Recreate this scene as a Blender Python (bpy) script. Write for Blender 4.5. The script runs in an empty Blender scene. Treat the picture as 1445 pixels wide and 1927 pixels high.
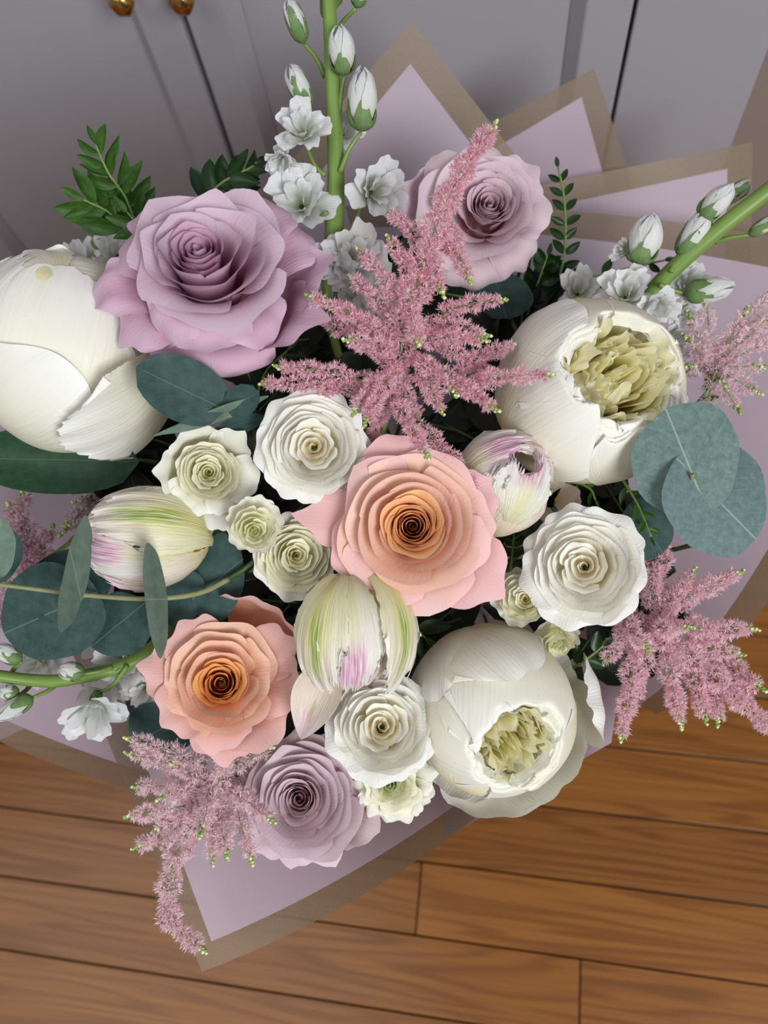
import bpy, math, random
import numpy as np
from mathutils import Vector, Matrix
C = bpy.context.scene
col = C.collection
PI = math.pi
FPX = 1447.0; CX = 722.5; CY = 963.5; CAMH = 0.95
# ---------------------------------------------------------------- camera
n_ = np.array([158, 602, 1447.]); n_ /= np.linalg.norm(n_)
WZ = -n_
WX = np.array([1, .0686, -.1377]); WX = WX - WX.dot(WZ) * WZ; WX /= np.linalg.norm(WX)
WY = np.cross(WZ, WX)
CAM = np.array([0, 0, CAMH])
def c2w(v):
    v = np.asarray(v, float)
    return np.stack([v @ WX, v @ WY, v @ WZ], -1)
RIGHT = c2w([1, 0, 0]); DOWN = c2w([0, 1, 0]); FWD = c2w([0, 0, 1])
cam_d = bpy.data.cameras.new('camera'); cam = bpy.data.objects.new('camera', cam_d); col.objects.link(cam)
cam_d.sensor_fit = 'VERTICAL'; cam_d.sensor_height = 36.0; cam_d.lens = 36.0 * FPX / 1927.0
cam_d.clip_start = 0.02; cam_d.clip_end = 50
M = Matrix(((RIGHT[0], -DOWN[0], -FWD[0], 0), (RIGHT[1], -DOWN[1], -FWD[1], 0), (RIGHT[2], -DOWN[2], -FWD[2], CAMH), (0, 0, 0, 1)))
cam.matrix_world = M
cam_d.dof.use_dof = True; cam_d.dof.focus_distance = 0.44; cam_d.dof.aperture_fstop = 5.6
C.camera = cam
# ---------------------------------------------------------------- light
C.view_settings.view_transform = 'Standard'; C.view_settings.look = 'None'
C.view_settings.gamma = 1; C.view_settings.use_curve_mapping = False; C.view_settings.exposure = 0.0
w = bpy.data.worlds.new('room_light'); C.world = w; w.use_nodes = True
w.node_tree.nodes['Background'].inputs[0].default_value = (0.86, 0.92, 1.0, 1)
w.node_tree.nodes['Background'].inputs[1].default_value = 0.21
def area(name, loc, target, sx, sy, power, colr):
    l = bpy.data.lights.new(name, 'AREA'); l.shape = 'RECTANGLE'; l.size = sx; l.size_y = sy; l.energy = power; l.color = colr
    o = bpy.data.objects.new(name, l); col.objects.link(o); o.location = loc
    o.rotation_euler = (Vector(target) - Vector(loc)).to_track_quat('-Z', 'Y').to_euler()
    return o
area('window_light', (1.35, -1.45, 1.95), (0, 0.15, 0.4), 1.1, 1.1, 60, (0.95, 0.98, 1.0))
area('bounce_fill_light', (-1.0, -0.6, 2.2), (0, 0.2, 0.4), 1.6, 1.6, 15, (1.0, 0.98, 0.95))  # unseen fill lamp, raised to brighten the left side
# ---------------------------------------------------------------- materials
def new_mat(name):
    m = bpy.data.materials.new(name); m.use_nodes = True
    nt = m.node_tree
    for nd in list(nt.nodes): nt.nodes.remove(nd)
    return m, nt
class N:
    def __init__(s, nt): s.nt = nt
    def __call__(s, typ, ins=None, **kw):
        nd = s.nt.nodes.new(typ)
        for k, v in kw.items(): setattr(nd, k, v)
        for k, v in (ins or {}).items():
            sock = nd.inputs[k]
            if isinstance(v, bpy.types.NodeSocket): s.nt.links.new(v, sock)
            else: sock.default_value = v
        return nd
    def math(s, op, a, b=0.5, c=None):
        d = {0: a, 1: b}
        if c is not None: d[2] = c
        return s('ShaderNodeMath', d, operation=op).outputs[0]
    def mix(s, f, a, b):
        nd = s('ShaderNodeMix', {0: f}, data_type='RGBA')
        for i, v in ((6, a), (7, b)):
            if isinstance(v, bpy.types.NodeSocket): s.nt.links.new(v, nd.inputs[i])
            else: nd.inputs[i].default_value = v
        return nd.outputs[2]
    def ramp(s, f, stops):
        nd = s('ShaderNodeValToRGB', {0: f}); e = nd.color_ramp.elements
        e[0].position, e[0].color = stops[0]; e[1].position, e[1].color = stops[-1]
        for p, c in stops[1:-1]:
            x = e.new(p); x.color = c
        return nd.outputs[0]
def lin(r, g, b):
    f = lambda c: (c / 255 / 12.92) if c / 255 <= .04045 else ((c / 255 + .055) / 1.055) ** 2.4
    return (f(r), f(g), f(b), 1)
def petal_mat(name, stops, trans=0.22, rough=0.55, vein=0.25, streaks=None, spec=0.25, blotch=0.04):
    """colour runs from the petal's base (v=0) to its rim (v=1); fine veins along the petal"""
    m, nt = new_mat(name); n = N(nt)
    uv = n('ShaderNodeUVMap').outputs[0]
    sep = n('ShaderNodeSeparateXYZ', {0: uv}); u, v = sep.outputs[0], sep.outputs[1]
    mp = n('ShaderNodeMapping', {0: uv, 3: (26, 2.2, 1)})
    vn = n('ShaderNodeTexNoise', {'Vector': mp.outputs[0], 'Scale': 1.6, 'Detail': 3.0})
    oc = n('ShaderNodeTexCoord').outputs[3]
    bn = n('ShaderNodeTexNoise', {'Vector': oc, 'Scale': 60.0, 'Detail': 2.0})
    vv = n.math('ADD', v, n.math('MULTIPLY', n.math('SUBTRACT', bn.outputs[0], .5), .25))
    c = n.ramp(vv, [(p, lin(*cc)) for p, cc in stops])
    if streaks:
        # streaks: list of (colour, u centre, u half width, v low, v high, strength)
        for (sc, uc, uw, v0, v1, st) in streaks:
            d = n.math('DIVIDE', n.math('ABSOLUTE', n.math('SUBTRACT', u, uc)), uw)
            a = n('ShaderNodeMapRange', {0: d, 1: 0.15, 2: 1.0, 3: 1.0, 4: 0.0}, interpolation_type='SMOOTHSTEP').outputs[0]
            mid = (v0 + v1) / 2; hv = (v1 - v0) / 2
            b = n.math('DIVIDE', n.math('ABSOLUTE', n.math('SUBTRACT', v, mid)), hv)
            b = n('ShaderNodeMapRange', {0: b, 1: 0.3, 2: 1.0, 3: 1.0, 4: 0.0}, interpolation_type='SMOOTHSTEP').outputs[0]
            s2 = n('ShaderNodeMapRange', {0: vn.outputs[0], 1: 0.38, 2: 0.58, 3: 0.1, 4: 1.0}).outputs[0]
            f = n.math('MULTIPLY', n.math('MULTIPLY', a, b), n.math('MULTIPLY', s2, st))
            c = n.mix(f, c, lin(*sc))
    c = n.mix(n.math('MULTIPLY', n.math('SUBTRACT', vn.outputs[0], .35), blotch * 4), c, n('ShaderNodeHueSaturation', {'Value': .86, 'Saturation': 1.12, 'Color': c}).outputs[0])
    bp = n('ShaderNodeBump', {'Strength': vein, 'Distance': 0.0012, 'Height': vn.outputs[0]})
    p = n('ShaderNodeBsdfPrincipled', {'Base Color': c, 'Roughness': rough, 'Specular IOR Level': spec, 'Normal': bp.outputs[0]})
    t = n('ShaderNodeBsdfTranslucent', {'Color': c})
    mx = n('ShaderNodeMixShader', {0: trans, 1: p.outputs[0], 2: t.outputs[0]})
    n('ShaderNodeOutputMaterial', {0: mx.outputs[0]})
    return m
def leaf_mat(name, c0, c1, rib, rough=0.4, trans=0.1, scale=140.0, spec=0.4, ribw=0.012):
    m, nt = new_mat(name); n = N(nt)
    uv = n('ShaderNodeUVMap').outputs[0]
    sep = n('ShaderNodeSeparateXYZ', {0: uv}); u, v = sep.outputs[0], sep.outputs[1]
    oc = n('ShaderNodeTexCoord').outputs[3]
    bn = n('ShaderNodeTexNoise', {'Vector': oc, 'Scale': scale, 'Detail': 5.0, 'Roughness': .65})
    c = n.mix(n('ShaderNodeMapRange', {0: bn.outputs[0], 1: .35, 2: .65}).outputs[0], lin(*c0), lin(*c1))
    du = n.math('ABSOLUTE', n.math('SUBTRACT', u, .5))
    ribm = n('ShaderNodeMapRange', {0: du, 1: ribw * .4, 2: ribw, 3: 1.0, 4: 0.0}).outputs[0]
    # side veins: stripes running outwards and forwards from the midrib
    sv = n.math('FRACT', n.math('MULTIPLY', n.math('SUBTRACT', v, n.math('MULTIPLY', du, .9)), 7.0))
    sv = n.math('ABSOLUTE', n.math('SUBTRACT', sv, .5))
    svm = n('ShaderNodeMapRange', {0: sv, 1: 0.0, 2: 0.06, 3: 0.13, 4: 0.0}).outputs[0]
    f = n.math('MAXIMUM', n.math('MULTIPLY', ribm, .75), svm)
    c = n.mix(f, c, lin(*rib))
    h = n.math('ADD', n.math('MULTIPLY', f, -1.0), n.math('MULTIPLY', bn.outputs[0], .3))
    bp = n('ShaderNodeBump', {'Strength': .35, 'Distance': 0.0008, 'Height': h})
    p = n('ShaderNodeBsdfPrincipled', {'Base Color': c, 'Roughness': rough, 'Specular IOR Level': spec, 'Normal': bp.outputs[0]})
    t = n('ShaderNodeBsdfTranslucent', {'Color': c})
    mx = n('ShaderNodeMixShader', {0: trans, 1: p.outputs[0], 2: t.outputs[0]})
    n('ShaderNodeOutputMaterial', {0: mx.outputs[0]})
    return m
def plain(name, c, rough=.5, metal=0.0, trans=0.0, spec=.5, noise=0.0, nscale=40.0):
    m, nt = new_mat(name); n = N(nt)
    cc = lin(*c)
    if noise:
        oc = n('ShaderNodeTexCoord').outputs[3]
        bn = n('ShaderNodeTexNoise', {'Vector': oc, 'Scale': nscale, 'Detail': 3.0})
        c2 = tuple(x * (1 - noise) for x in cc[:3]) + (1,)
        cc = n.mix(bn.outputs[0], cc, c2)
    p = n('ShaderNodeBsdfPrincipled', {'Base Color': cc, 'Roughness': rough, 'Metallic': metal, 'Specular IOR Level': spec})
    out = p.outputs[0]
    if trans:
        t = n('ShaderNodeBsdfTranslucent', {'Color': cc})
        out = n('ShaderNodeMixShader', {0: trans, 1: out, 2: t.outputs[0]}).outputs[0]
    n('ShaderNodeOutputMaterial', {0: out})
    return m
MT = {}
MT['white_in'] = petal_mat('white_petal_inner', [(0, (245, 226, 172)), (.55, (247, 238, 206)), (1, (248, 244, 228))])
MT['white_out'] = petal_mat('white_petal_outer', [(0, (236, 226, 180)), (.5, (243, 240, 226)), (1, (246, 245, 241))], vein=.3)
MT['white_mid'] = petal_mat('white_petal_middle', [(0, (246, 228, 176)), (.55, (247, 240, 214)), (1, (247, 245, 238))])
MT['cream_in'] = petal_mat('cream_petal_inner', [(0, (236, 222, 150)), (.6, (242, 238, 200)), (1, (246, 243, 222))])
MT['cream_out'] = petal_mat('cream_petal_outer', [(0, (236, 230, 180)), (.6, (243, 240, 218)), (1, (245, 244, 235))])
MT['bud_green'] = petal_mat('greenish_cream_petal', [(0, (196, 210, 130)), (.6, (226, 230, 180)), (1, (236, 238, 205))])
MT['peony_out'] = petal_mat('peony_guard_petal', [(0, (238, 228, 176)), (.35, (243, 238, 216)), (1, (246, 245, 240))], vein=.4, rough=.46, spec=.3, trans=.15)
MT['peony_in'] = petal_mat('peony_inner_petal', [(0, (254, 232, 126)), (.4, (255, 244, 166)), (1, (255, 252, 222))], trans=.45)
MT['peony_mid'] = petal_mat('peony_ruffled_petal', [(0, (244, 222, 120)), (.5, (246, 234, 176)), (1, (248, 246, 232))], trans=.35)
MT['peach_core'] = petal_mat('peach_petal_core', [(0, (206, 96, 44)), (.5, (238, 146, 84)), (.85, (248, 188, 130)), (1, (250, 206, 160))])
MT['peach_mid'] = petal_mat('peach_petal_middle', [(0, (238, 130, 66)), (.5, (248, 178, 118)), (.85, (248, 208, 184)), (1, (247, 208, 194))])
MT['peach_out'] = petal_mat('peach_petal_outer', [(0, (244, 150, 100)), (.4, (246, 186, 160)), (.8, (246, 204, 196)), (1, (247, 204, 202))])
MT['peach_guard'] = petal_mat('pink_guard_petal', [(0, (243, 170, 146)), (.5, (245, 190, 182)), (1, (247, 198, 200))])
MT['salmon_core'] = petal_mat('salmon_petal_core', [(0, (214, 110, 40)), (.6, (240, 160, 86)), (1, (246, 190, 128))])
MT['salmon_mid'] = petal_mat('salmon_petal_middle', [(0, (240, 140, 72)), (.5, (245, 176, 122)), (1, (245, 204, 182))])
MT['salmon_out'] = petal_mat('salmon_petal_outer', [(0, (240, 136, 90)), (.4, (240, 166, 136)), (.8, (240, 188, 178)), (1, (241, 194, 190))])
MT['lav_core'] = petal_mat('lavender_petal_core', [(0, (184, 112, 140)), (.6, (202, 154, 180)), (1, (212, 174, 196))])
MT['lav_mid'] = petal_mat('lavender_petal_middle', [(0, (226, 150, 164)), (.5, (218, 172, 190)), (1, (220, 196, 212))])
MT['lav_out'] = petal_mat('lavender_petal_outer', [(0, (234, 214, 204)), (.25, (226, 180, 192)), (.6, (220, 170, 192)), (1, (220, 188, 208))])
MT['pale_core'] = petal_mat('pale_mauve_petal_core', [(0, (212, 164, 176)), (.6, (220, 188, 198)), (1, (222, 198, 206))])
MT['pale_mid'] = petal_mat('pale_mauve_petal_middle', [(0, (226, 160, 160)), (.5, (222, 188, 198)), (1, (226, 206, 214))])
MT['pale_out'] = petal_mat('pale_mauve_petal_outer', [(0, (228, 200, 190)), (.5, (228, 196, 202)), (1, (230, 208, 216))])
MT['tulip_pink'] = petal_mat('parrot_tulip_petal_pink_flamed', [(0, (240, 236, 200)), (.5, (244, 242, 230)), (1, (245, 242, 240))], vein=.8, rough=.4, spec=.4,
    streaks=[((214, 120, 176), .5, .38, .45, 1.06, .9), ((236, 226, 150), .5, .22, -.2, .7, .8)])
MT['tulip_green'] = petal_mat('parrot_tulip_petal_green_flamed', [(0, (240, 234, 184)), (.5, (243, 238, 205)), (1, (243, 240, 230))], vein=.8, rough=.4, spec=.4,
    streaks=[((232, 190, 204), .5, .42, .5, 1.1, .6), ((238, 228, 130), .5, .30, -.2, .95, .8), ((134, 170, 40), .5, .17, .25, 1.0, 1.0)])
MT['tulip_blush'] = petal_mat('parrot_tulip_petal_blush', [(0, (240, 226, 160)), (.35, (243, 228, 206)), (1, (245, 238, 234))], vein=.8, rough=.4, spec=.4,
    streaks=[((224, 150, 180), .5, .45, .5, 1.1, .6), ((150, 176, 60), .5, .07, .45, .9, .8)])
MT['stock'] = petal_mat('stock_blossom_petal', [(0, (206, 222, 160)), (.25, (238, 240, 228)), (1, (243, 243, 246))], vein=.6, trans=.3)
MT['sepal'] = leaf_mat('sepal_green', (96, 126, 72), (120, 146, 92), (150, 170, 110), rough=.6)
MT['stem'] = plain('fresh_green_stem', (124, 154, 72), .4, trans=.05, noise=.25)
MT['stem_dark'] = plain('dark_green_stem', (60, 88, 40), .5, noise=.3)
MT['stem_euc'] = plain('pale_eucalyptus_twig', (150, 150, 104), .7, noise=.3, nscale=300)
MT['euc_dark'] = leaf_mat('eucalyptus_leaf_dark', (44, 68, 64), (60, 86, 82), (92, 118, 110), rough=.6, spec=.25, trans=.05)
MT['euc_light'] = leaf_mat('eucalyptus_leaf_dusty', (92, 116, 110), (116, 138, 132), (160, 178, 160), rough=.65, spec=.25, trans=.05, scale=320)
MT['euc_side'] = leaf_mat('eucalyptus_leaf_grey_green', (92, 112, 98), (110, 130, 116), (130, 150, 132), rough=.6, spec=.3, trans=.05)
MT['euc_blue'] = leaf_mat('eucalyptus_leaf_blue_grey', (88, 109, 108), (108, 129, 129), (144, 162, 154), rough=.6, spec=.3, trans=.05, scale=320)
MT['myrtle'] = leaf_mat('small_glossy_leaf', (44, 80, 24), (64, 104, 34), (96, 132, 60), rough=.32, trans=.12)
MT['myrtle_dark'] = leaf_mat('small_glossy_leaf_dark', (22, 50, 20), (32, 64, 26), (50, 84, 40), rough=.35, trans=.05)
MT['bigleaf'] = leaf_mat('broad_dark_leaf', (24, 56, 34), (34, 72, 44), (70, 104, 70), rough=.4, trans=.05)
MT['filler'] = leaf_mat('shade_painted_filler_leaf', (8, 18, 9), (13, 26, 13), (18, 32, 18), rough=.5, trans=.0)  # near-black green stands in for the deep shade between the flowers
MT['ast1'] = plain('astilbe_pink', (250, 206, 222), .6, trans=.5)
MT['ast2'] = plain('astilbe_pale_pink', (255, 240, 244), .6, trans=.5)
MT['ast3'] = plain('astilbe_coral_heart', (248, 190, 166), .6, trans=.4)
MT['ast4'] = plain('astilbe_mauve', (243, 186, 208), .6, trans=.5)
MT['asp1'] = plain('pale_astilbe_pink', (252, 226, 236), .6, trans=.5)
MT['asp2'] = plain('pale_astilbe_white', (255, 246, 246), .6, trans=.5)
MT['asp3'] = plain('pale_astilbe_peach', (250, 220, 200), .6, trans=.4)
MT['asp4'] = plain('pale_astilbe_mauve', (246, 212, 230), .6, trans=.5)
MT['asd1'] = plain('dusky_astilbe_pink', (176, 140, 148), .7, trans=.2)
MT['asd2'] = plain('dusky_astilbe_beige', (196, 176, 172), .7, trans=.2)
MT['bud'] = plain('astilbe_green_bud', (140, 168, 84), .5)
MT['bud2'] = plain('astilbe_pale_bud', (222, 222, 176), .5)
MT['brass'] = plain('polished_brass', (205, 160, 95), .22, metal=1.0)
def cabinet_mat():
    m, nt = new_mat('grey_painted_wood'); n = N(nt)
    oc = n('ShaderNodeTexCoord').outputs[3]
    bn = n('ShaderNodeTexNoise', {'Vector': oc, 'Scale': 90.0, 'Detail': 3.0})
    bp = n('ShaderNodeBump', {'Strength': .06, 'Distance': .001, 'Height': bn.outputs[0]})
    p = n('ShaderNodeBsdfPrincipled', {'Base Color': lin(158, 155, 162), 'Roughness': .38, 'Specular IOR Level': .4, 'Normal': bp.outputs[0]})
    n('ShaderNodeOutputMaterial', {0: p.outputs[0]}); return m
MT['cab'] = cabinet_mat()
MT['taupe'] = plain('taupe_wall_paint', (146, 130, 120), .8, noise=.06, nscale=8)
MT['wallw'] = plain('off_white_wall_paint', (205, 202, 198), .85, noise=.04, nscale=6)
def wood_mat():
    m, nt = new_mat('oiled_oak_plank'); n = N(nt)
    oc = n('ShaderNodeTexCoord').outputs[3]
    oi = n('ShaderNodeObjectInfo').outputs['Random']
    off = n('ShaderNodeCombineXYZ', {0: n.math('MULTIPLY', oi, 37.0), 1: n.math('MULTIPLY', oi, 11.0), 2: 0.0})
    pos = n('ShaderNodeVectorMath', {0: oc, 1: off.outputs[0]}, operation='ADD').outputs[0]
    mp = n('ShaderNodeMapping', {0: pos, 3: (1.1, 20, 20)})
    warp = n('ShaderNodeTexNoise', {'Vector': mp.outputs[0], 'Scale': 1.1, 'Detail': 2.0, 'Distortion': .6})
    rings = n('ShaderNodeMath', {0: n.math('MULTIPLY', warp.outputs[0], 8.0)}, operation='FRACT').outputs[0]
    rings = n('ShaderNodeMapRange', {0: n.math('ABSOLUTE', n.math('SUBTRACT', rings, .5)), 1: .0, 2: .32}, interpolation_type='SMOOTHSTEP').outputs[0]
    mp2 = n('ShaderNodeMapping', {0: pos, 3: (5, 230, 230)})
    fine = n('ShaderNodeTexNoise', {'Vector': mp2.outputs[0], 'Scale': 1.0, 'Detail': 4.0})
    big = n('ShaderNodeTexNoise', {'Vector': pos, 'Scale': 3.0, 'Detail': 2.0})
    c = n.mix(rings, lin(126, 74, 28), lin(166, 106, 46))
    c = n.mix(n('ShaderNodeMapRange', {0: fine.outputs[0], 1: .35, 2: .7, 3: 0.0, 4: .55}).outputs[0], c, lin(112, 64, 24))
    c = n.mix(n.math('MULTIPLY', big.outputs[0], .45), c, lin(180, 112, 42))
    c = n('ShaderNodeHueSaturation', {'Value': n.math('ADD', .62, n.math('MULTIPLY', oi, .20)), 'Color': c}).outputs[0]
    bp = n('ShaderNodeBump', {'Strength': .12, 'Distance': .001, 'Height': fine.outputs[0]})
    p = n('ShaderNodeBsdfPrincipled', {'Base Color': c, 'Roughness': n.math('ADD', .22, n.math('MULTIPLY', fine.outputs[0], .12)), 'Specular IOR Level': .45, 'Normal': bp.outputs[0]})
    n('ShaderNodeOutputMaterial', {0: p.outputs[0]}); return m
MT['wood'] = wood_mat()
MT['gap'] = plain('dark_subfloor', (30, 17, 10), .9)
def paper_mat(bw_s, bw_t, name):
    m, nt = new_mat(name); n = N(nt)
    uv = n('ShaderNodeUVMap').outputs[0]
    sep = n('ShaderNodeSeparateXYZ', {0: uv}); s, t = sep.outputs[0], sep.outputs[1]
    a = n('ShaderNodeMath', {0: s, 1: bw_s}, operation='LESS_THAN').outputs[0]
    b = n('ShaderNodeMath', {0: t, 1: bw_t}, operation='LESS_THAN').outputs[0]
    f = n.math('MAXIMUM', a, b)
    oc = n('ShaderNodeTexCoord').outputs[3]
    gn = n('ShaderNodeTexNoise', {'Vector': oc, 'Scale': 900.0, 'Detail': 2.0})
    tan = n.mix(gn.outputs[0], lin(172, 153, 132), lin(146, 126, 106))
    c = n.mix(f, lin(204, 186, 200), tan)
    p = n('ShaderNodeBsdfPrincipled', {'Base Color': c, 'Roughness': n.math('SUBTRACT', .5, n.math('MULTIPLY', f, .12)), 'Metallic': n.math('MULTIPLY', f, .25), 'Specular IOR Level': .35})
    tr = n('ShaderNodeBsdfTranslucent', {'Color': c})
    mx = n('ShaderNodeMixShader', {0: .3, 1: p.outputs[0], 2: tr.outputs[0]})
    tp = n('ShaderNodeBsdfTransparent')
    mx = n('ShaderNodeMixShader', {0: n.math('ADD', .02, n.math('MULTIPLY', f, .20)), 1: mx.outputs[0], 2: tp.outputs[0]})
    n('ShaderNodeOutputMaterial', {0: mx.outputs[0]}); return m
# ---------------------------------------------------------------- object helpers
def tag(o, label=None, cat=None, group=None, kind=None):
    if label: o['label'] = label
    if cat: o['category'] = cat
    if group: o['group'] = group
    if kind: o['kind'] = kind
    return o
def empty(name, loc, label, cat, group=None):
    o = bpy.data.objects.new(name, None); o.empty_display_size = .02; col.objects.link(o); o.location = Vector(loc)
    return tag(o, label, cat, group)
def root_loc(p):
    q = Vector((0, 0, 0))
    while p: q += p.location; p = p.parent
    return np.array(q)
def mesh(name, verts, faces, mats, parent=None, uv=None, smooth=True, mi=None, loc=None, bevel=0):
    """verts in world space; faces an (n,3) or (n,4) array or a list"""
    verts = np.asarray(verts, float)
    if parent is not None: verts = verts - root_loc(parent)
    elif loc is not None: verts = verts - np.asarray(loc)
    me = bpy.data.meshes.new(name)
    if isinstance(faces, np.ndarray):
        k = faces.shape[1]; nf = len(faces)
        me.vertices.add(len(verts)); me.vertices.foreach_set('co', verts.ravel())
        me.loops.add(nf * k); me.loops.foreach_set('vertex_index', faces.ravel().astype(np.int32))
        me.polygons.add(nf); me.polygons.foreach_set('loop_start', np.arange(nf, dtype=np.int32) * k)
        me.polygons.foreach_set('loop_total', np.full(nf, k, dtype=np.int32))
        me.update(calc_edges=True)
    else:
        me.from_pydata([tuple(v) for v in verts], [], faces); me.update()
    if uv is not None:
        l = me.uv_layers.new(name='UVMap'); idx = np.zeros(len(me.loops), dtype=np.int32); me.loops.foreach_get('vertex_index', idx)
        l.data.foreach_set('uv', np.asarray(uv, float)[idx].ravel())
    if smooth: me.polygons.foreach_set('use_smooth', np.ones(len(me.polygons), dtype=bool))
    for m in (mats if isinstance(mats, (list, tuple)) else [mats]): me.materials.append(m)
    if mi is not None: me.polygons.foreach_set('material_index', np.asarray(mi, dtype=np.int32))
    o = bpy.data.objects.new(name, me); col.objects.link(o)
    if parent is not None: o.parent = parent
    elif loc is not None: o.location = Vector(loc)
    if bevel:
        b = o.modifiers.new('edge', 'BEVEL'); b.width = bevel; b.segments = 2; b.limit_method = 'ANGLE'
    return o
def grid_faces(nv, nu, closed=False):
    f = []
    for i in range(nv - 1):
        for j in range(nu if closed else nu - 1):
            a = i * nu + j; b = i * nu + (j + 1) % nu
            f.append((a, b, b + nu, a + nu))
    return np.array(f, dtype=np.int32)
def box(name, x0, x1, y0, y1, z0, z1, mat, parent=None, bevel=0, loc=None):
    v = [(x, y, z) for x in (x0, x1) for y in (y0, y1) for z in (z0, z1)]
    f = [(0, 1, 3, 2), (4, 6, 7, 5), (0, 4, 5, 1), (2, 3, 7, 6), (0, 2, 6, 4), (1, 5, 7, 3)]
    if parent is None and loc is None: loc = ((x0 + x1) / 2, (y0 + y1) / 2, z0)
    return mesh(name, v, f, mat, parent, smooth=False, loc=loc, bevel=bevel)
def P(px, py, d):
    v = np.array([(px - CX) / FPX, (py - CY) / FPX, 1.0]) * d
    return CAM + c2w(v)
def PA(px, py, d):
    px = np.asarray(px, float); py = np.asarray(py, float); d = np.asarray(d, float)
    v = np.stack([(px - CX) / FPX * d, (py - CY) / FPX * d, d], -1)
    return CAM + c2w(v)
def bez(pts, k=14):
    """Catmull-Rom through the points"""
    p = [np.asarray(q, float) for q in pts]
    if len(p) == 2: return np.array([p[0] + (p[1] - p[0]) * t for t in np.linspace(0, 1, max(3, k // 3))])
    p = [2 * p[0] - p[1]] + p + [2 * p[-1] - p[-2]]
    out = []
    for i in range(1, len(p) - 2):
        for t in np.linspace(0, 1, k // 2, endpoint=False):
            out.append(.5 * ((2 * p[i]) + (-p[i - 1] + p[i + 1]) * t + (2 * p[i - 1] - 5 * p[i] + 4 * p[i + 1] - p[i + 2]) * t * t + (-p[i - 1] + 3 * p[i] - 3 * p[i + 1] + p[i + 2]) * t ** 3))
    out.append(p[-2]); return np.array(out)
def tube_geo(path, r, ns=8):
    path = np.asarray(path, float); k = len(path)
    r = np.interp(np.linspace(0, 1, k), np.linspace(0, 1, len(np.atleast_1d(r))), np.atleast_1d(r))
    tan = np.gradient(path, axis=0); tan /= np.linalg.norm(tan, axis=1)[:, None] + 1e-12
    up = np.array([.3, .2, .9]); vs = []
    for i in range(k):
        a = np.cross(tan[i], up)
        if np.linalg.norm(a) < .05: a = np.cross(tan[i], [1, 0, 0])
        a /= np.linalg.norm(a); b = np.cross(tan[i], a)
        th = np.arange(ns) * 2 * PI / ns
        vs.append(path[i] + r[i] * (np.cos(th)[:, None] * a + np.sin(th)[:, None] * b))
    v = np.concatenate(vs); f = [tuple(x) for x in grid_faces(k, ns, True)]
    f.append(tuple(range(ns - 1, -1, -1))); f.append(tuple((k - 1) * ns + j for j in range(ns)))
    return v, f
def tube(name, path, r, mat, parent, ns=8):
    v, f = tube_geo(path, r, ns)
    return mesh(name, v, f, mat, parent)
class Frame:
    """flower frame: local unit = one reference pixel at depth d; z towards the viewer plus the given lean"""
    def __init__(s, px, py, d, face=(0, 0, 1), spin=0):
        s.o = P(px, py, d); s.s = d / FPX; s.d = d; s.px, s.py = px, py
        tw = CAM - s.o; tw /= np.linalg.norm(tw)
        r = RIGHT - RIGHT.dot(tw) * tw; r /= np.linalg.norm(r); u = np.cross(tw, r)
        f = np.asarray(face, float); z = f[0] * r + f[1] * u + f[2] * tw; z /= np.linalg.norm(z)
        x = r - r.dot(z) * z; x /= np.linalg.norm(x); y = np.cross(z, x)
        s.x, s.y, s.z = x, y, z
    def w(s, a, b, c):
        a, b, c = np.broadcast_arrays(np.asarray(a, float), b, c)
        return s.o + s.s * (a[..., None] * s.x + b[..., None] * s.y + c[..., None] * s.z)
RNG = random.Random(7)
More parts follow.
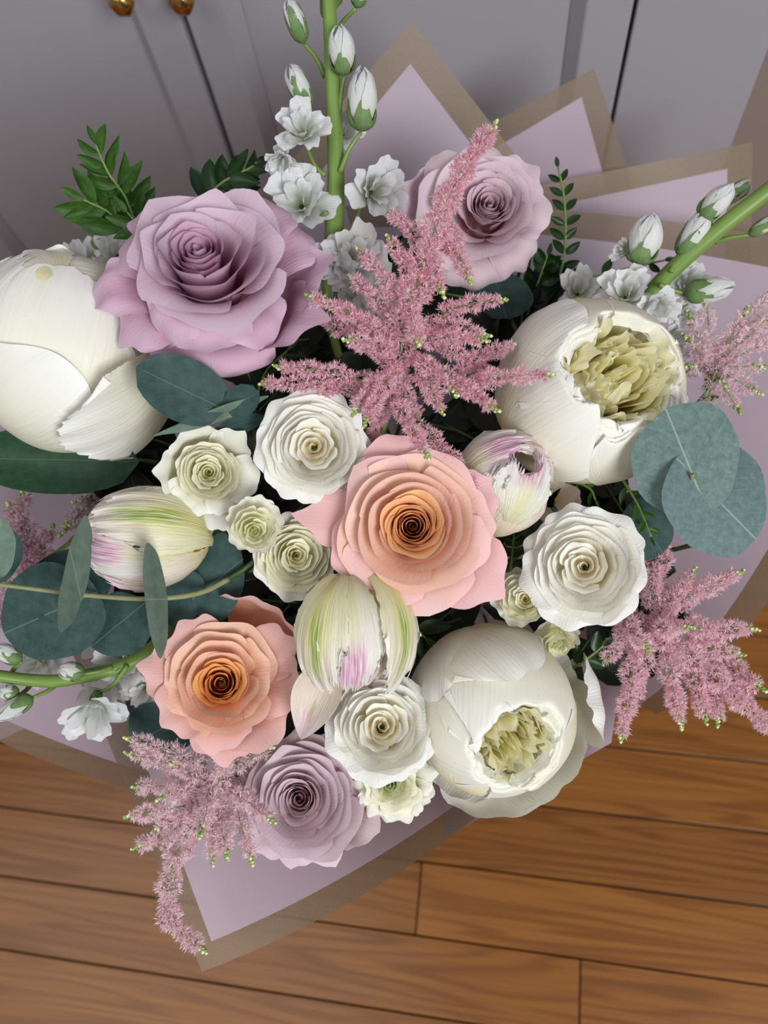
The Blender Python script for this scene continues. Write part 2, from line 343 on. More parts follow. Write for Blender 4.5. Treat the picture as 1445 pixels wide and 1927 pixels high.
def petal(F, th, R, H, hw, phis=(70, 20, 10, 60), mat=None, parent=None, name='petal', z0=None, r0=None, rnd=.16, tip=0.0, edge=0.0,
          skew=0.0, ruf=0.0, rufn=3.0, nse=.02, jag=0.0, nu=15, nv=11, ball=None, rs=None, cx=0, cy=0, wp=.5, thick=0, seed=None, rd=.5):
    g = rs or RNG
    if z0 is None: z0 = -R * .9
    if r0 is None: r0 = R * .05
    vm = np.linspace(0, 1.25, 60)
    ph = np.radians(np.interp(vm, np.linspace(0, 1, len(phis)), phis))
    if ball:       # ball = (start angle, end angle) measured from the bottom pole; last phis value unused
        al = np.radians(ball[0] + (ball[1] - ball[0]) * vm)
        pr = R * np.sin(al); pz = -R * np.cos(al) + H
    else:
        dr = np.sin(ph); dz = np.cos(ph)
        cr = np.concatenate([[0], np.cumsum((dr[1:] + dr[:-1]) / 2)]) / 59 * 1.25
        cz = np.concatenate([[0], np.cumsum((dz[1:] + dz[:-1]) / 2)]) / 59 * 1.25
        m1 = vm <= 1.0
        pr = r0 + (R - r0) * cr / max(cr[m1].max(), .05)
        mz = cz[m1].max()
        pz = z0 + (H - z0) * cz / mz if mz > .06 else z0 + cz * R
    u = np.linspace(-1, 1, nu); v = np.linspace(0.02, 1, nv)
    U, V = np.meshgrid(u, v)
    m = 1 - rnd * np.abs(U) ** 2.6 + tip * (np.exp(-(U / .28) ** 2) * .75 + .25 * np.exp(-(U / .08) ** 2))
    if jag:
        jj = np.array([g.uniform(-1, 1) for _ in range(nu)]); m = m + jag * jj[None, :] * (V ** 4)
    ve = np.clip(V * m, 0, 1.24)
    r = np.interp(ve, vm, pr); z = np.interp(ve, vm, pz)
    wpf = wp + (1 - wp) * np.sin(np.clip(V * 1.25, 0, 1) * PI / 2)
    wpf = wpf * np.sqrt(np.clip(1 - rd * np.clip((V - .55) / .45, 0, 1) ** 2.5, 0, 1))
    T = math.radians(th) + math.radians(hw) * wpf * U
    r = r * (1 + edge * U ** 2 + skew * U)
    p1, p2, p3 = g.uniform(0, 6.3), g.uniform(0, 6.3), g.uniform(0, 6.3)
    wv = V ** 2.5
    r = r + R * ruf * np.sin(rufn * PI * U + p1) * wv
    z = z + R * ruf * .8 * np.cos(rufn * PI * U * .8 + p2) * wv
    X = r * np.cos(T); Y = r * np.sin(T)
    k = 2.6 / max(R, 1)
    nx = np.sin(X * k * 1.7 + p1) * np.cos(Y * k * 1.3 + z * k + p2); ny = np.sin(Y * k * 1.9 + p3 + z * k) * np.cos(X * k * 1.1 + p1); nz = np.sin(X * k * 1.5 + Y * k * 1.2 + p3)
    a = R * nse * V
    X = X + nx * a + cx; Y = Y + ny * a + cy; Z = z + nz * a
    W = F.w(X, Y, Z).reshape(-1, 3)
    uv = np.stack([(U * .5 + .5), V], -1).reshape(-1, 2)
    o = mesh(name, W, grid_faces(nv, nu), mat, parent, uv=uv)
    if thick:
        sd = o.modifiers.new('thickness', 'SOLIDIFY'); sd.thickness = thick; sd.offset = 0
    return o
def cap(F, R, ctr, tipdir, hl, hwid, rsc=1.0, mat=None, parent=None, name='petal', kv=.02, ku=0.0, flare=0.0, curl=0.0, wb=.35, peak=.62, jag=.0, ruf=.01, rufn=4, notch=.0,
        stretch=(0, 1.0), nu=41, nv=36, rs=None, nse=.012, sq=2.4, mouth=None):
    """petal lying on a ball of radius R about the frame; ctr = its middle seen from the front, tipdir = where its tip points, hl / hwid = half length / width in degrees"""
    g = rs or RNG
    cx_, cy_ = ctr[0] / R, ctr[1] / R; rr = math.hypot(cx_, cy_)
    if rr > .985: k = .985 / rr; cx_ *= k; cy_ *= k; rr = .985
    c = np.array([cx_, cy_, math.sqrt(1 - rr * rr)])
    t = np.array([math.cos(math.radians(tipdir)), math.sin(math.radians(tipdir)), 0]); t = t - t.dot(c) * c; t /= np.linalg.norm(t); b = np.cross(t, c)
    U, V = np.meshgrid(np.linspace(-1, 1, nu), np.linspace(0, 1, nv))
    x = np.where(V < peak, V / peak, 1)
    wprof = wb + (1 - wb) * np.sin(x * PI / 2)
    top = 1 - .42 * np.abs(U) ** sq * (V ** 2) - notch * np.exp(-(U / .16) ** 2) * V ** 3
    j1 = np.array([g.uniform(-1, 1) for _ in range(nu)]); top = top + jag * j1[None, :] * V ** 5
    tuck = np.where(V > .8, 1 - ((V - .8) / .2) ** 2 * .12, 1)
    al = (V * top * 2 - 1) * math.radians(hl); be = U * wprof * tuck * math.radians(hwid)
    if jag:
        j2 = np.array([g.uniform(-1, 1) for _ in range(nv)]); be = be * (1 + jag * .8 * j2[:, None] * np.abs(U) ** 5)
    ang = np.sqrt(al ** 2 + be ** 2) + 1e-9
    dirs = np.cos(ang)[..., None] * c + np.sin(ang)[..., None] * ((al / ang)[..., None] * t + (be / ang)[..., None] * b)
    p1, p2 = g.uniform(0, 6.3), g.uniform(0, 6.3)
    rad = R * rsc * (1 + kv * (V - .5) + ku * U + flare * np.clip(V - .6, 0, 1) ** 2 * 6 + ruf * np.sin(rufn * U * PI + p1) * V ** 3 + curl * np.abs(U) ** 3)
    rad = rad + R * nse * (np.sin(U * 2.3 + V * 3 + p2) + .5 * np.sin(U * 5 - V * 4 + p1))
    if mouth is not None:      # petals fold in at the mouth of the ball
        mo = np.asarray(mouth[0], float); mo = mo / np.linalg.norm(mo); a0 = math.radians(mouth[1])
        cs = np.clip(dirs @ mo, -1, 1); an = np.arccos(cs)
        e1 = np.cross(mo, [0, 0, 1.]); e1 /= np.linalg.norm(e1); e2 = np.cross(mo, e1)
        az = np.arctan2(dirs @ e2, dirs @ e1)
        lim = a0 * (1 + .10 * np.sin(2 * az + p1) + .07 * np.sin(5 * az + p2) + .04 * np.sin(11 * az + p1))
        ins = np.clip((lim - an) / a0, 0, 1)
        an2 = np.where(an < lim, lim + .02 * np.sin(7 * az) - 0 * ins, an)
        perp = dirs - cs[..., None] * mo; perp /= np.linalg.norm(perp, axis=-1)[..., None] + 1e-9
        dirs = np.cos(an2)[..., None] * mo + np.sin(an2)[..., None] * perp
        rad = rad * (1 - .24 * ins) * (1 + .015 * np.exp(-((an - lim) / .12) ** 2))
    Q = dirs * rad[..., None]
    sa = math.radians(stretch[0]); sd = np.array([math.cos(sa), math.sin(sa), 0])
    Q = Q + (Q @ sd)[..., None] * sd * (stretch[1] - 1)
    W = F.w(Q[..., 0], Q[..., 1], Q[..., 2]).reshape(-1, 3)
    fc = grid_faces(nv, nu)
    if mouth is not None:      # nothing spans the mouth itself
        fc = fc[ins.reshape(-1)[fc].max(axis=1) < .62]
    if len(fc) == 0: return None
    return mesh(name, W, fc, mat, parent, uv=np.stack([U * .5 + .5, V], -1).reshape(-1, 2))
# stems run from each flower down to the tie of the bouquet and on to the floor
TIE = np.array([-.075, .255, .20]); FOOT = np.array([-.06, .30, .0])
STEMS = [0]
def stem(parent, start, direction, r=.0024, mat='stem', name='stem'):
    k = STEMS[0]; STEMS[0] += 1
    a = k * 2.39996; rr = .0052 * math.sqrt(k + .5)
    off = np.array([math.cos(a) * rr, math.sin(a) * rr, 0])
    s = np.asarray(start); d = np.asarray(direction)
    t = TIE + off
    p1 = s + d * .05
    p2 = s * .45 + t * .55 + np.array([0, 0, -.03])
    path = bez([s, p1, p2, t, FOOT + off * 1.25 + np.array([0, 0, .0005])], 10)
    path[-1][2] = .0006
    return tube(name, path, [r, r, r * 1.15], MT[mat], parent, 6)
def flower_root(kind, F, label, cat, group=None, back=0.0):
    b = F.w(0, 0, -back)
    return empty(kind, b, label, cat, group)
def calyx(F, R, z, parent, n=5, seed=1, long=.8):
    g = random.Random(seed)
    for i in range(n):
        petal(F, i * 360 / n + g.uniform(-8, 8), R * .42, z - R * .05, 17, (80, 60, 95, 130), MT['sepal'], parent, 'sepal', z0=z - R * .42, r0=R * .05, rnd=.9, tip=.2, nu=7, nv=7, rs=g, wp=.8)
def rose(F, R, label, mats, seed, outer=None, kind='rose', nc=16, nm=11, cf=.36, dip=.25, Hc=.28, group=None, core=(0, 0), no=7,
         ruf=.012, tipo=.06, hmid=None, msq=.86, depth=.85, squash=1.0, cat='rose', flare=110, tight=False, st=True, loose=False, mtip=None, up=1.0):
    g = random.Random(seed)
    root = flower_root(kind, F, label, cat, group, back=R * depth)
    mc, mm, mo = mats
    H0 = Hc * R
    a0 = g.uniform(0, 360)
    rc = cf * R
    for i in range(nc):
        t = (i + .5) / nc
        r = rc * (.08 + .92 * t ** .9)
        h = H0 - R * dip * (1 - t) ** 1.3 + R * g.uniform(-.012, .012)
        opn = 14 if loose else 0
        petal(F, a0 + i * 137.5 + g.uniform(-10, 10), r, h, (112 if loose else 130) - 52 * t, (30 + opn, 8 + opn, -6 + 10 * t + opn, 6 + 34 * t * t + opn * 2), MT[mc], root, z0=h - R * (.3 if loose else .42), r0=r * .5,
              rnd=.08 + .05 * t, tip=.02 + .04 * g.random(), skew=.12, edge=-.04, nse=.02 + ruf * 1.4, ruf=ruf * 1.2, rs=g, cx=core[0], cy=core[1], nu=23, rd=.2)
    for i in range(nm):
        t = (i + .5) / nm
        r = rc + (R * msq - rc) * (t ** .95)
        h = H0 - R * (.0 + .25 * t ** 1.5) + R * g.uniform(-.02, .02)
        petal(F, a0 + 40 + i * 137.5 + g.uniform(-14, 14), r, h, 92 - 26 * t + g.uniform(-6, 6), (62, 20 + 8 * t, 12 + 14 * t * up, (26 + 30 * t) * up, flare * up * (.35 + .5 * t) * g.uniform(.7, 1.15)), MT[mm], root,
              z0=-R * .55, r0=R * .08, rnd=.05, tip=(mtip * g.uniform(.4, 1.2) if mtip else tipo * g.uniform(-.4, .6)), skew=.07, nse=.03, ruf=ruf * (.8 + .6 * t), rufn=g.uniform(2, 4), rs=g, cx=core[0] * (1 - t), cy=core[1] * (1 - t), nu=27, nv=14, rd=.28)
    if outer is None:
        outer = [(a0 + i * 360 / no + g.uniform(-10, 10), R * g.uniform(.93, 1.02), -.02 + g.uniform(-.05, .05), 48 + g.uniform(-4, 8)) for i in range(no)]
    for q in outer:
        th, r, h, hw = q[:4]; kw = dict(q[4]) if len(q) > 4 else {}
        ph = kw.pop('phis', (80, 42, 38, 70, flare)); mt = kw.pop('m', mo)
        kw.setdefault('tip', tipo); kw.setdefault('rnd', .11); kw.setdefault('nse', .03); kw.setdefault('ruf', ruf * 1.3)
        petal(F, th, r, h * R, hw, ph, MT[mt], root, z0=-R * depth * .9, r0=R * .06, rs=g, nu=25, nv=16, rd=.34, **kw)
    calyx(F, R, -R * depth * .8, root, seed=seed)
    if st: stem(root, F.w(0, 0, -R * depth * .85), -F.z)
    return root
# ================================================================ THE ROOM
W_ = 0.62
floor = tag(bpy.data.objects.new('floor', None), kind='structure'); col.objects.link(floor); floor['label'] = 'warm brown oiled wood plank floor'
sub = box('subfloor', -2.2, 2.2, -2.2, 1.25, -.03, -.0085, MT['gap'], floor)
seams = [.110 + .0735 * k for k in range(-30, 16)]
g = random.Random(4)
for k in range(len(seams) - 1):
    y0, y1 = seams[k] + .0010, seams[k + 1] - .0010
    row = k - 30      # row 0 starts at y = .110
    js = []
    x = -2.2 + g.uniform(0, .9)
    while x < 2.2: js.append(x); x += g.uniform(.7, 1.15)
    if row == -3: js = [-1.5, -.75, -.049, .95, 1.6]    # joint seen below the wrap
    if row == -4: js = [-1.8, -.9, .127, 1.1, 1.9]
    if row in (-1, -2, 0): js = [-1.9, -.95, .75, 1.7]
    if row in (-5,): js = [-1.3, -.62, .55, 1.4]
    if abs(y0) > 1.0 and y0 < -1.0: js = js[::2]
    xs = [-2.2] + js + [2.2]
    for a, b in zip(xs[:-1], xs[1:]):
        if b - a < .02: continue
        box('plank', a + .0009, b - .0009, y0, y1, -.008, 0, MT['wood'], floor, bevel=.0004)
wb = box('wall_back', .2, 2.2, .76, .80, -.03, 2.5, MT['taupe']); tag(wb, 'taupe painted wall beyond the cabinet end', kind='structure')
# cabinet
cab = empty('cabinet', (-.3, .9, 0), 'grey painted cabinet with two framed doors and brass knobs behind the bouquet', 'cabinet')
box('body', -1.45, .2, W_ + .022, .80, 0.0, 1.9, MT['cab'], cab)
def door(x0, x1, sw, knob_x, knob=True):
    d = bpy.data.objects.new('door', None); col.objects.link(d); d.parent = cab; d.location = Vector(((x0 + x1) / 2, W_, .1)) - cab.location
    def sub_(name, *a, **k):
        return box(name, *a, MT['cab'], d, **k)
    z0, z1 = .06, 1.2
    sub_('panel', x0 + sw - .004, x1 - sw + .004, W_ + .0135, W_ + .019, z0 + sw, z1 - sw)
    sub_('stile', x0, x0 + sw, W_, W_ + .020, z0, z1, bevel=.0025)
    sub_('stile', x1 - sw, x1, W_, W_ + .020, z0, z1, bevel=.0025)
    sub_('rail', x0 + sw, x1 - sw, W_, W_ + .020, z0, z0 + .055, bevel=.0025)
    sub_('rail', x0 + sw, x1 - sw, W_, W_ + .020, z1 - .055, z1, bevel=.0025)
    for (xa, xb) in ((x0 + sw - .001, x0 + sw + .010), (x1 - sw + .001, x1 - sw - .010)):
        v = [(xa, W_ + .0005, z0 + .05), (xb, W_ + .012, z0 + .05), (xb, W_ + .017, z0 + .05), (xa, W_ + .017, z0 + .05), (xa, W_ + .0005, z1 - .05), (xb, W_ + .012, z1 - .05), (xb, W_ + .017, z1 - .05), (xa, W_ + .017, z1 - .05)]
        mesh('moulding', v, [(0, 1, 5, 4), (1, 2, 6, 5), (2, 3, 7, 6), (3, 0, 4, 7), (0, 3, 2, 1), (4, 5, 6, 7)], MT['cab'], d, smooth=False)
    if knob:
        prof = [(0.0, .0045), (.004, .0045), (.012, .0048), (.015, .0085), (.019, .0105), (.024, .0098), (.027, .006), (.028, .001)]
        ns = 28; v = []
        for (dy, r) in prof:
            for j in range(ns):
                a = 2 * PI * j / ns; rr = r * (1 + (.05 * math.cos(a * 6) if r > .008 else 0))
                v.append((knob_x + rr * math.cos(a), W_ - dy, .548 + rr * math.sin(a)))
        f = [tuple(x) for x in grid_faces(len(prof), ns, True)] + [tuple((len(prof) - 1) * ns + j for j in range(ns))]
        tag(mesh('knob', v, f, MT['brass'], d), 'round brass knob')
door(-.670, -.2935, .040, -.330)
door(-.2885, .0855, .038, -.278)
door(-1.05, -.675, .040, -.72, knob=False)
box('end_panel', .0885, .2, W_, W_ + .020, .06, 1.2, MT['cab'], cab, bevel=.0015)
# ================================================================ WRAPPING PAPER
def sheet(name, tip, left, right, waist, label, ms=None, mt=None, bs=.09, bt=.09, bulge=0.0, n=26, mback=None, roll=0.0):
    """square wrapping sheet: tip corner out, opposite corner tucked in at the tie; ms / mt: mid points of the tip-left / tip-right edges"""
    T = P(*tip); L = P(*left); R_ = P(*right); Wt = np.asarray(waist, float)
    m1 = P(*ms) if ms else (T + L) / 2; m2 = P(*mt) if mt else (T + R_) / 2
    q = lambda a, m, b, t: (1 - t) ** 2 * a + 2 * t * (1 - t) * (2 * m - .5 * a - .5 * b) + t * t * b
    S = np.linspace(0, 1, n)
    Vv = []; UV = []
    b1 = (L + Wt) / 2; b2 = (R_ + Wt) / 2
    for i, s in enumerate(S):          # s runs tip -> left, t runs tip -> right
        for j, t in enumerate(S):
            c = (1 - t) * q(T, m1, L, s) + t * q(R_, b2, Wt, s) + (1 - s) * q(T, m2, R_, t) + s * q(L, b1, Wt, t) \
                - ((1 - s) * (1 - t) * T + s * (1 - t) * L + (1 - s) * t * R_ + s * t * Wt)
            c = c + FWD * bulge * math.sin(PI * s) * math.sin(PI * t) * 1.0
            Vv.append(c); UV.append((t, s))
    # u = distance from the tip-left edge, v = distance from the tip-right edge
    o = mesh(name, Vv, grid_faces(n, n), paper_mat(bs, bt, 'wrapping_film_' + str(len(bpy.data.materials))), uv=UV, loc=Wt)
    tag(o, label, 'wrapping paper', 'sheets of wrapping paper round the bouquet')
    return o
# ================================================================ LEAVES
def leaf(parent, b, t, wpx, mat, roll=0.0, cup=.15, bend=0.0, shape='lance', nu=9, nv=12, name='leaf', side=0.0):
    """b, t = (px, py, depth) of base and tip; wpx = full width in reference pixels"""
    B = P(*b); T = P(*t); ax = T - B; L = np.linalg.norm(ax); ax = ax / L
    tw = CAM - (B + T) / 2; tw /= np.linalg.norm(tw)
    nrm = tw - tw.dot(ax) * ax; nrm /= np.linalg.norm(nrm); sd = np.cross(nrm, ax)
    a = math.radians(roll); nrm, sd = math.cos(a) * nrm + math.sin(a) * sd, math.cos(a) * sd - math.sin(a) * nrm
    w = wpx * (b[2] + t[2]) / 2 / FPX / 2
    v = np.linspace(0, 1, nv); u = np.linspace(-1, 1, nu); U, V = np.meshgrid(u, v)
    if shape == 'lance': wd = np.sin(PI * V ** .85) ** .8 * 1.0
    elif shape == 'oval': wd = np.sqrt(np.clip(1 - (2 * V ** .9 - 1) ** 2, 0, 1))
    else: wd = np.sqrt(np.clip(1 - (2 * V ** .75 - 1) ** 2, 0, 1))
    wd = np.maximum(wd, .02)
    off = cup * w * 2 * (np.abs(U) ** 1.6) * wd + bend * L * np.sin(PI * V) * 1.0 + L * .01 * np.sin(U * 3 + V * 7)
    if side: B = B
    Wp = B + (V * L)[..., None] * ax + (U * wd * w)[..., None] * sd + off[..., None] * nrm + (side * L * np.sin(PI * V))[..., None] * sd
    return mesh(name, Wp.reshape(-1, 3), grid_faces(nv, nu), mat, parent, uv=np.stack([U * .5 + .5, V], -1).reshape(-1, 2))
def disc_leaf(parent, c, rx, ry, rot, d, base, gx=0, gy=0, cup=0.0, mat=None, name='leaf', nr=8, na=40, notch=.0, wav=.03, seed=0):
    """round leaf: pixel ellipse at c with its stalk point at base; gx, gy = depth slope (reference pixels of depth per pixel)"""
    g = random.Random(seed); p1 = g.uniform(0, 6)
    V = []; UV = []
    cr, sr = math.cos(math.radians(rot)), math.sin(math.radians(rot))
    bx, by = base[0] - c[0], base[1] - c[1]
    for i in range(nr):
        t = (i / (nr - 1))
        for j in range(na):
            a = 2 * PI * j / na
            w_ = 1 + wav * math.sin(3 * a + p1) * t + wav * .5 * math.sin(7 * a + p1)
            ex, ey = rx * math.cos(a) * w_, ry * math.sin(a) * w_
            x, y = ex * cr - ey * sr, ex * sr + ey * cr
            if notch:
                ab = math.atan2(by, bx); da = abs((math.atan2(y, x) - ab + PI) % (2 * PI) - PI)
                k = math.exp(-(da / .22) ** 2) * notch; x, y = x * (1 - k) + bx * k, y * (1 - k) + by * k
            x, y = bx + (x - bx) * t, by + (y - by) * t
            dd = d + (gx * x + gy * y + cup * ((x / rx) ** 2 + (y / ry) ** 2) * 20 + math.sin(a * 2 + p1) * t * 3) * d / FPX
            V.append(P(c[0] + x, c[1] + y, dd))
            # uv: v along base -> far side, u across
            fx, fy = -bx, -by
            L = math.hypot(fx, fy) or 1
            al = ((x - bx) * fx + (y - by) * fy) / L / (rx + ry); ac = ((x - bx) * -fy + (y - by) * fx) / L / (rx + ry)
            UV.append((.5 + ac, al))
    return mesh(name, V, grid_faces(nr, na, True), mat, parent, uv=UV)
# ================================================================ ASTILBE
def floret_geo(path, rad, dens, g, px, petals=6, ln=9.5, wd=1.9):
    """slender petals sprouting all round a path; returns verts, quads, colour index"""
    path = np.asarray(path); seg = np.linalg.norm(np.diff(path, axis=0), axis=1); cum = np.concatenate([[0], np.cumsum(seg)]); L = cum[-1]
    rmean = np.mean(rad)
    nfl = max(10, int(2 * PI * (rmean / px) * (L / px) / 42 * dens))
    rs = np.random.RandomState(g.randrange(10 ** 6))
    t = rs.rand(nfl); s = t * L
    pos = np.stack([np.interp(s, cum, path[:, i]) for i in range(3)], 1)
    pos2 = np.stack([np.interp(np.minimum(s + L * .02, L), cum, path[:, i]) for i in range(3)], 1) - np.stack([np.interp(np.maximum(s - L * .02, 0), cum, path[:, i]) for i in range(3)], 1)
    ax = pos2 / (np.linalg.norm(pos2, axis=1)[:, None] + 1e-12)
    rd = rs.randn(nfl, 3); rd -= (rd * ax).sum(1)[:, None] * ax; rd /= np.linalg.norm(rd, axis=1)[:, None]
    R = np.interp(t, np.linspace(0, 1, len(rad)), rad) * (.35 + .65 * rs.rand(nfl) ** .5)
    clump = .8 + .32 * np.sin(s / (px * 9) + rs.rand() * 6)
    ctr = pos + rd * (R * clump)[:, None] * .85
    out = rd + ax * .35 + rs.randn(nfl, 3) * .25; out /= np.linalg.norm(out, axis=1)[:, None]
    V = []; ci = []
    k = petals
    for j in range(k + 1):
        if j < k:
            dv = out * .7 + rs.randn(nfl, 3) * .62
        else: dv = out
        dv /= np.linalg.norm(dv, axis=1)[:, None]
        sdv = np.cross(dv, rs.randn(nfl, 3)); sdv /= np.linalg.norm(sdv, axis=1)[:, None] + 1e-9
        l = px * ln * (.7 + .6 * rs.rand(nfl))[:, None] * (1 if j < k else .5); w = px * wd * (.5 if j < k else .7)
        b = ctr
        q = np.stack([b, b + dv * l * .6 + sdv * w, b + dv * l + out * l * .15, b + dv * l * .6 - sdv * w], 1)
        V.append(q)
        ci.append(np.full(nfl, 2) if j == k else rs.choice([0, 0, 1, 1, 1, 3, 3], nfl))
    V = np.concatenate(V, 0); nq = len(V)
    return V.reshape(-1, 3), np.arange(nq * 4, dtype=np.int32).reshape(-1, 4), np.concatenate(ci)
def bud_geo(centers, rads):
    V = []; Fc = []
    base = np.array([(0, 0, 1.2), (1, 0, .2), (0, 1, .2), (-1, 0, .2), (0, -1, .2), (.6, .6, -.6), (-.6, .6, -.6), (-.6, -.6, -.6), (.6, -.6, -.6)])
    ff = [(0, 1, 2), (0, 2, 3), (0, 3, 4), (0, 4, 1), (1, 5, 2), (2, 6, 3), (3, 7, 4), (4, 8, 1), (5, 6, 2), (6, 7, 3), (7, 8, 4), (8, 5, 1), (5, 8, 7), (5, 7, 6)]
    for i, (c, r) in enumerate(zip(centers, rads)):
        V.append(base * r + c); Fc += [tuple(a + 9 * i for a in t) for t in ff]
    return np.concatenate(V), Fc
def astilbe(label, main, branches, seed, pal=('ast1', 'ast2', 'ast3', 'ast4'), dens=1.0, stem_r=2.6, group=None, mainr=None, tipbuds=True, name='astilbe_plume', st=True, ln=9.0):
    """main: list of (px,py,d) from base to tip; branches: list of (points, radius0, radius1)"""
    g = random.Random(seed)
    d0 = main[0][2]; px = d0 / FPX
    mp = bez([P(*q) for q in main], 14)
    root = empty(name, mp[0], label, 'flower', group)
    tube('stem', mp, [stem_r * px, stem_r * px * .4], MT['stem'], root, 7)
    if st:
        dirv = mp[0] - mp[1]; dirv /= np.linalg.norm(dirv); stem(root, mp[0], dirv, .0016)
    bl = list(branches)
    if mainr: bl.append((main, mainr[0], mainr[1]))
    for (pts, r0, r1) in bl:
        pts = [q if len(q) == 3 else (q[0], q[1], d0) for q in pts]
        bp = bez([P(*q) for q in pts], 16)
        br = tube('branch', bp, [1.5 * px, .7 * px], MT['stem'], root, 5)
        rad = np.array([r0 * .75, r0, r0 * .9 + r1 * .1, (r0 + r1) / 2, r1]) * px * 1.18
        V, Fq, ci = floret_geo(bp, rad, dens, g, px, ln=ln)
        o = mesh('florets', V, Fq, [MT[x] for x in pal], br, smooth=False, mi=ci); o['kind'] = 'stuff'
        if tipbuds:
            cs = []; rr = []
            tp = bp[-1]; dv = bp[-1] - bp[-3]; dv /= np.linalg.norm(dv)
            for i in range(16):
                cs.append(tp + dv * px * (i * 1.5 - 7) + np.array([g.uniform(-1, 1) for _ in range(3)]) * px * 6.0 * (1 - i / 20)); rr.append(px * g.uniform(2.6, 4.2))
            vb, fb = bud_geo(cs, rr)
            mi = [0 if (i // 14) % 3 else 1 for i in range(len(fb))]
            o = mesh('buds', vb, fb, [MT['bud'], MT['bud2']], br, mi=mi); o['kind'] = 'stuff'
    return root
exec_after = []
# ================================================================ PAPER SHEETS
TW = TIE
sheet('wrapping_paper', (775, 40, .54), (400, 472, .64), (1110, 472, .64), TW + [0, .03, .02], 'tallest lilac sheet with tan border, pointed corner above the upper pink rose', bs=.078, bt=.078, bulge=.006)
sheet('wrapping_paper', (1118, 128, .585), (760, 320, .66), (1262, 560, .66), TW + [0.01, .03, .01], 'small lilac sheet with tan border, second corner from the tallest one', bs=.07, bt=.085, bulge=.006)
sheet('wrapping_paper', (1416, 267, .595), (800, 392, .64), (1408, 900, .64), TW + [0.02, .02, .01], 'lilac sheet with square tan corner behind the right stock stem', bs=.06, bt=.07, bulge=.006)
sheet('wrapping_paper', (1760, 510, .56), (650, 388, .60), (1236, 1345, .55), TW + [0.02, 0, -.01], 'large lilac sheet curving round the right side behind the astilbe', ms=(1190, 408, .59), mt=(1488, 1065, .55), bs=.045, bt=.05, bulge=.008)
sheet('wrapping_paper', (-330, 705, .62), (330, 445, .64), (-120, 1450, .58), TW + [-.01, .01, 0], 'lilac sheet behind the closed peony at the far left', bs=.05, bt=.05, bulge=.01)
sheet('wrapping_paper', (-380, 1180, .56), (-200, 600, .62), (420, 1530, .545), TW + [-.01, -.01, -.01], 'lilac sheet with curved tan edge under the lower left stock stem', mt=(5, 1398, .55), bs=.05, bt=.05, bulge=.01)
sheet('wrapping_paper', (380, 1829, .485), (120, 1190, .53), (925, 1515, .50), TW + [0, -.02, -.02], 'lilac sheet with pointed corner lowest over the wooden floor', mt=(665, 1694, .49), bs=.058, bt=.062, bulge=.006)
sheet('wrapping_paper', (1150, 1398, .51), (835, 1578, .50), (1190, 1130, .53), TW + [.01, -.02, -.02], 'plain pale sheet edge peeking out behind the lower right peony', bs=0, bt=0, bulge=.006)
# ================================================================ ROSES
LAV = ('lav_core', 'lav_mid', 'lav_out')
F = Frame(402, 520, .425, (-.10, .62, .78))
rose(F, 186, 'large lavender pink rose, seen from the side, above the left peony', LAV, 11, outer=[
    (95, 178, .06, 46), (52, 212, .10, 30, {'m': 'lav_out', 'tip': .16}), (120, 212, .06, 30, {'tip': .16}), (150, 184, .08, 36),
    (30, 200, .06, 36), (0, 200, .0, 36, {'phis': (82, 50, 15, 15, 40)}), (-30, 202, -.06, 34, {'phis': (82, 50, 10, 10, 60)}),
    (184, 214, .02, 26, {'tip': .16}), (208, 196, -.06, 32, {'phis': (80, 45, 15, 60, 150)}), (225, 178, -.30, 26, {'phis': (80, 40, 5, 110, 190)}),
    (268, 168, -.28, 44, {'phis': (82, 34, 0, 100, 215), 'rnd': .03, 'tip': .0, 'nse': .01, 'ruf': .004}), (262, 150, .10, 40, {'phis': (78, 24, 2, 60, 200), 'rnd': .04, 'tip': .04}), (305, 160, .02, 34, {'phis': (78, 30, 4, 40, 180)}), (232, 150, .12, 34, {'phis': (70, 26, 4, 60, 170)})],
    nc=12, nm=13, cf=.30, core=(-18, 4), Hc=.46, dip=.04, tipo=.12, mtip=.13, ruf=.012, depth=1.0, msq=.84, flare=130, up=.85)
F = Frame(897, 400, .485, (.12, .42, .9))
rose(F, 132, 'pale pink rose behind the astilbe tip, topmost rose', ('pale_core', 'pale_mid', 'pale_out'), 23, outer=[
    (165, 138, .0, 38, {'phis': (80, 45, 15, 20, 30)}), (130, 125, .05, 36), (85, 118, .1, 44), (40, 134, .04, 34, {'tip': .1}), (5, 136, .0, 34, {'tip': .1}),
    (-38, 132, -.05, 36, {'phis': (80, 40, 15, 90, 170)}), (270, 130, -.06, 48, {'phis': (80, 40, 10, 90, 190)}), (232, 130, -.03, 34)],
    nc=14, nm=10, core=(20, 4), tipo=.10, mtip=.07, ruf=.02, Hc=.36, dip=.08, up=.8)
F = Frame(573, 1503, .47, (-.1, -.1, .98))
rose(F, 122, 'pale mauve rose, lowest rose in the bouquet, beside the drooping astilbe', ('pale_core', 'pale_mid', 'pale_out'), 31, outer=[
    (100, 118, .02, 44), (60, 124, -.02, 36, {'tip': .1}), (20, 132, .0, 34, {'tip': .1}), (-22, 140, -.05, 34, {'phis': (80, 45, 30, 40, 60)}), (-62, 118, -.02, 34, {'tip': .14}),
    (-100, 118, -.02, 36), (-140, 128, -.05, 40), (175, 128, .0, 36), (140, 132, .0, 34)], nc=16, nm=16, core=(-8, 2), tipo=.09, mtip=.07, up=.8, ruf=.016, msq=.92, Hc=.34, dip=.12)
F = Frame(776, 990, .415, (.0, .03, 1))
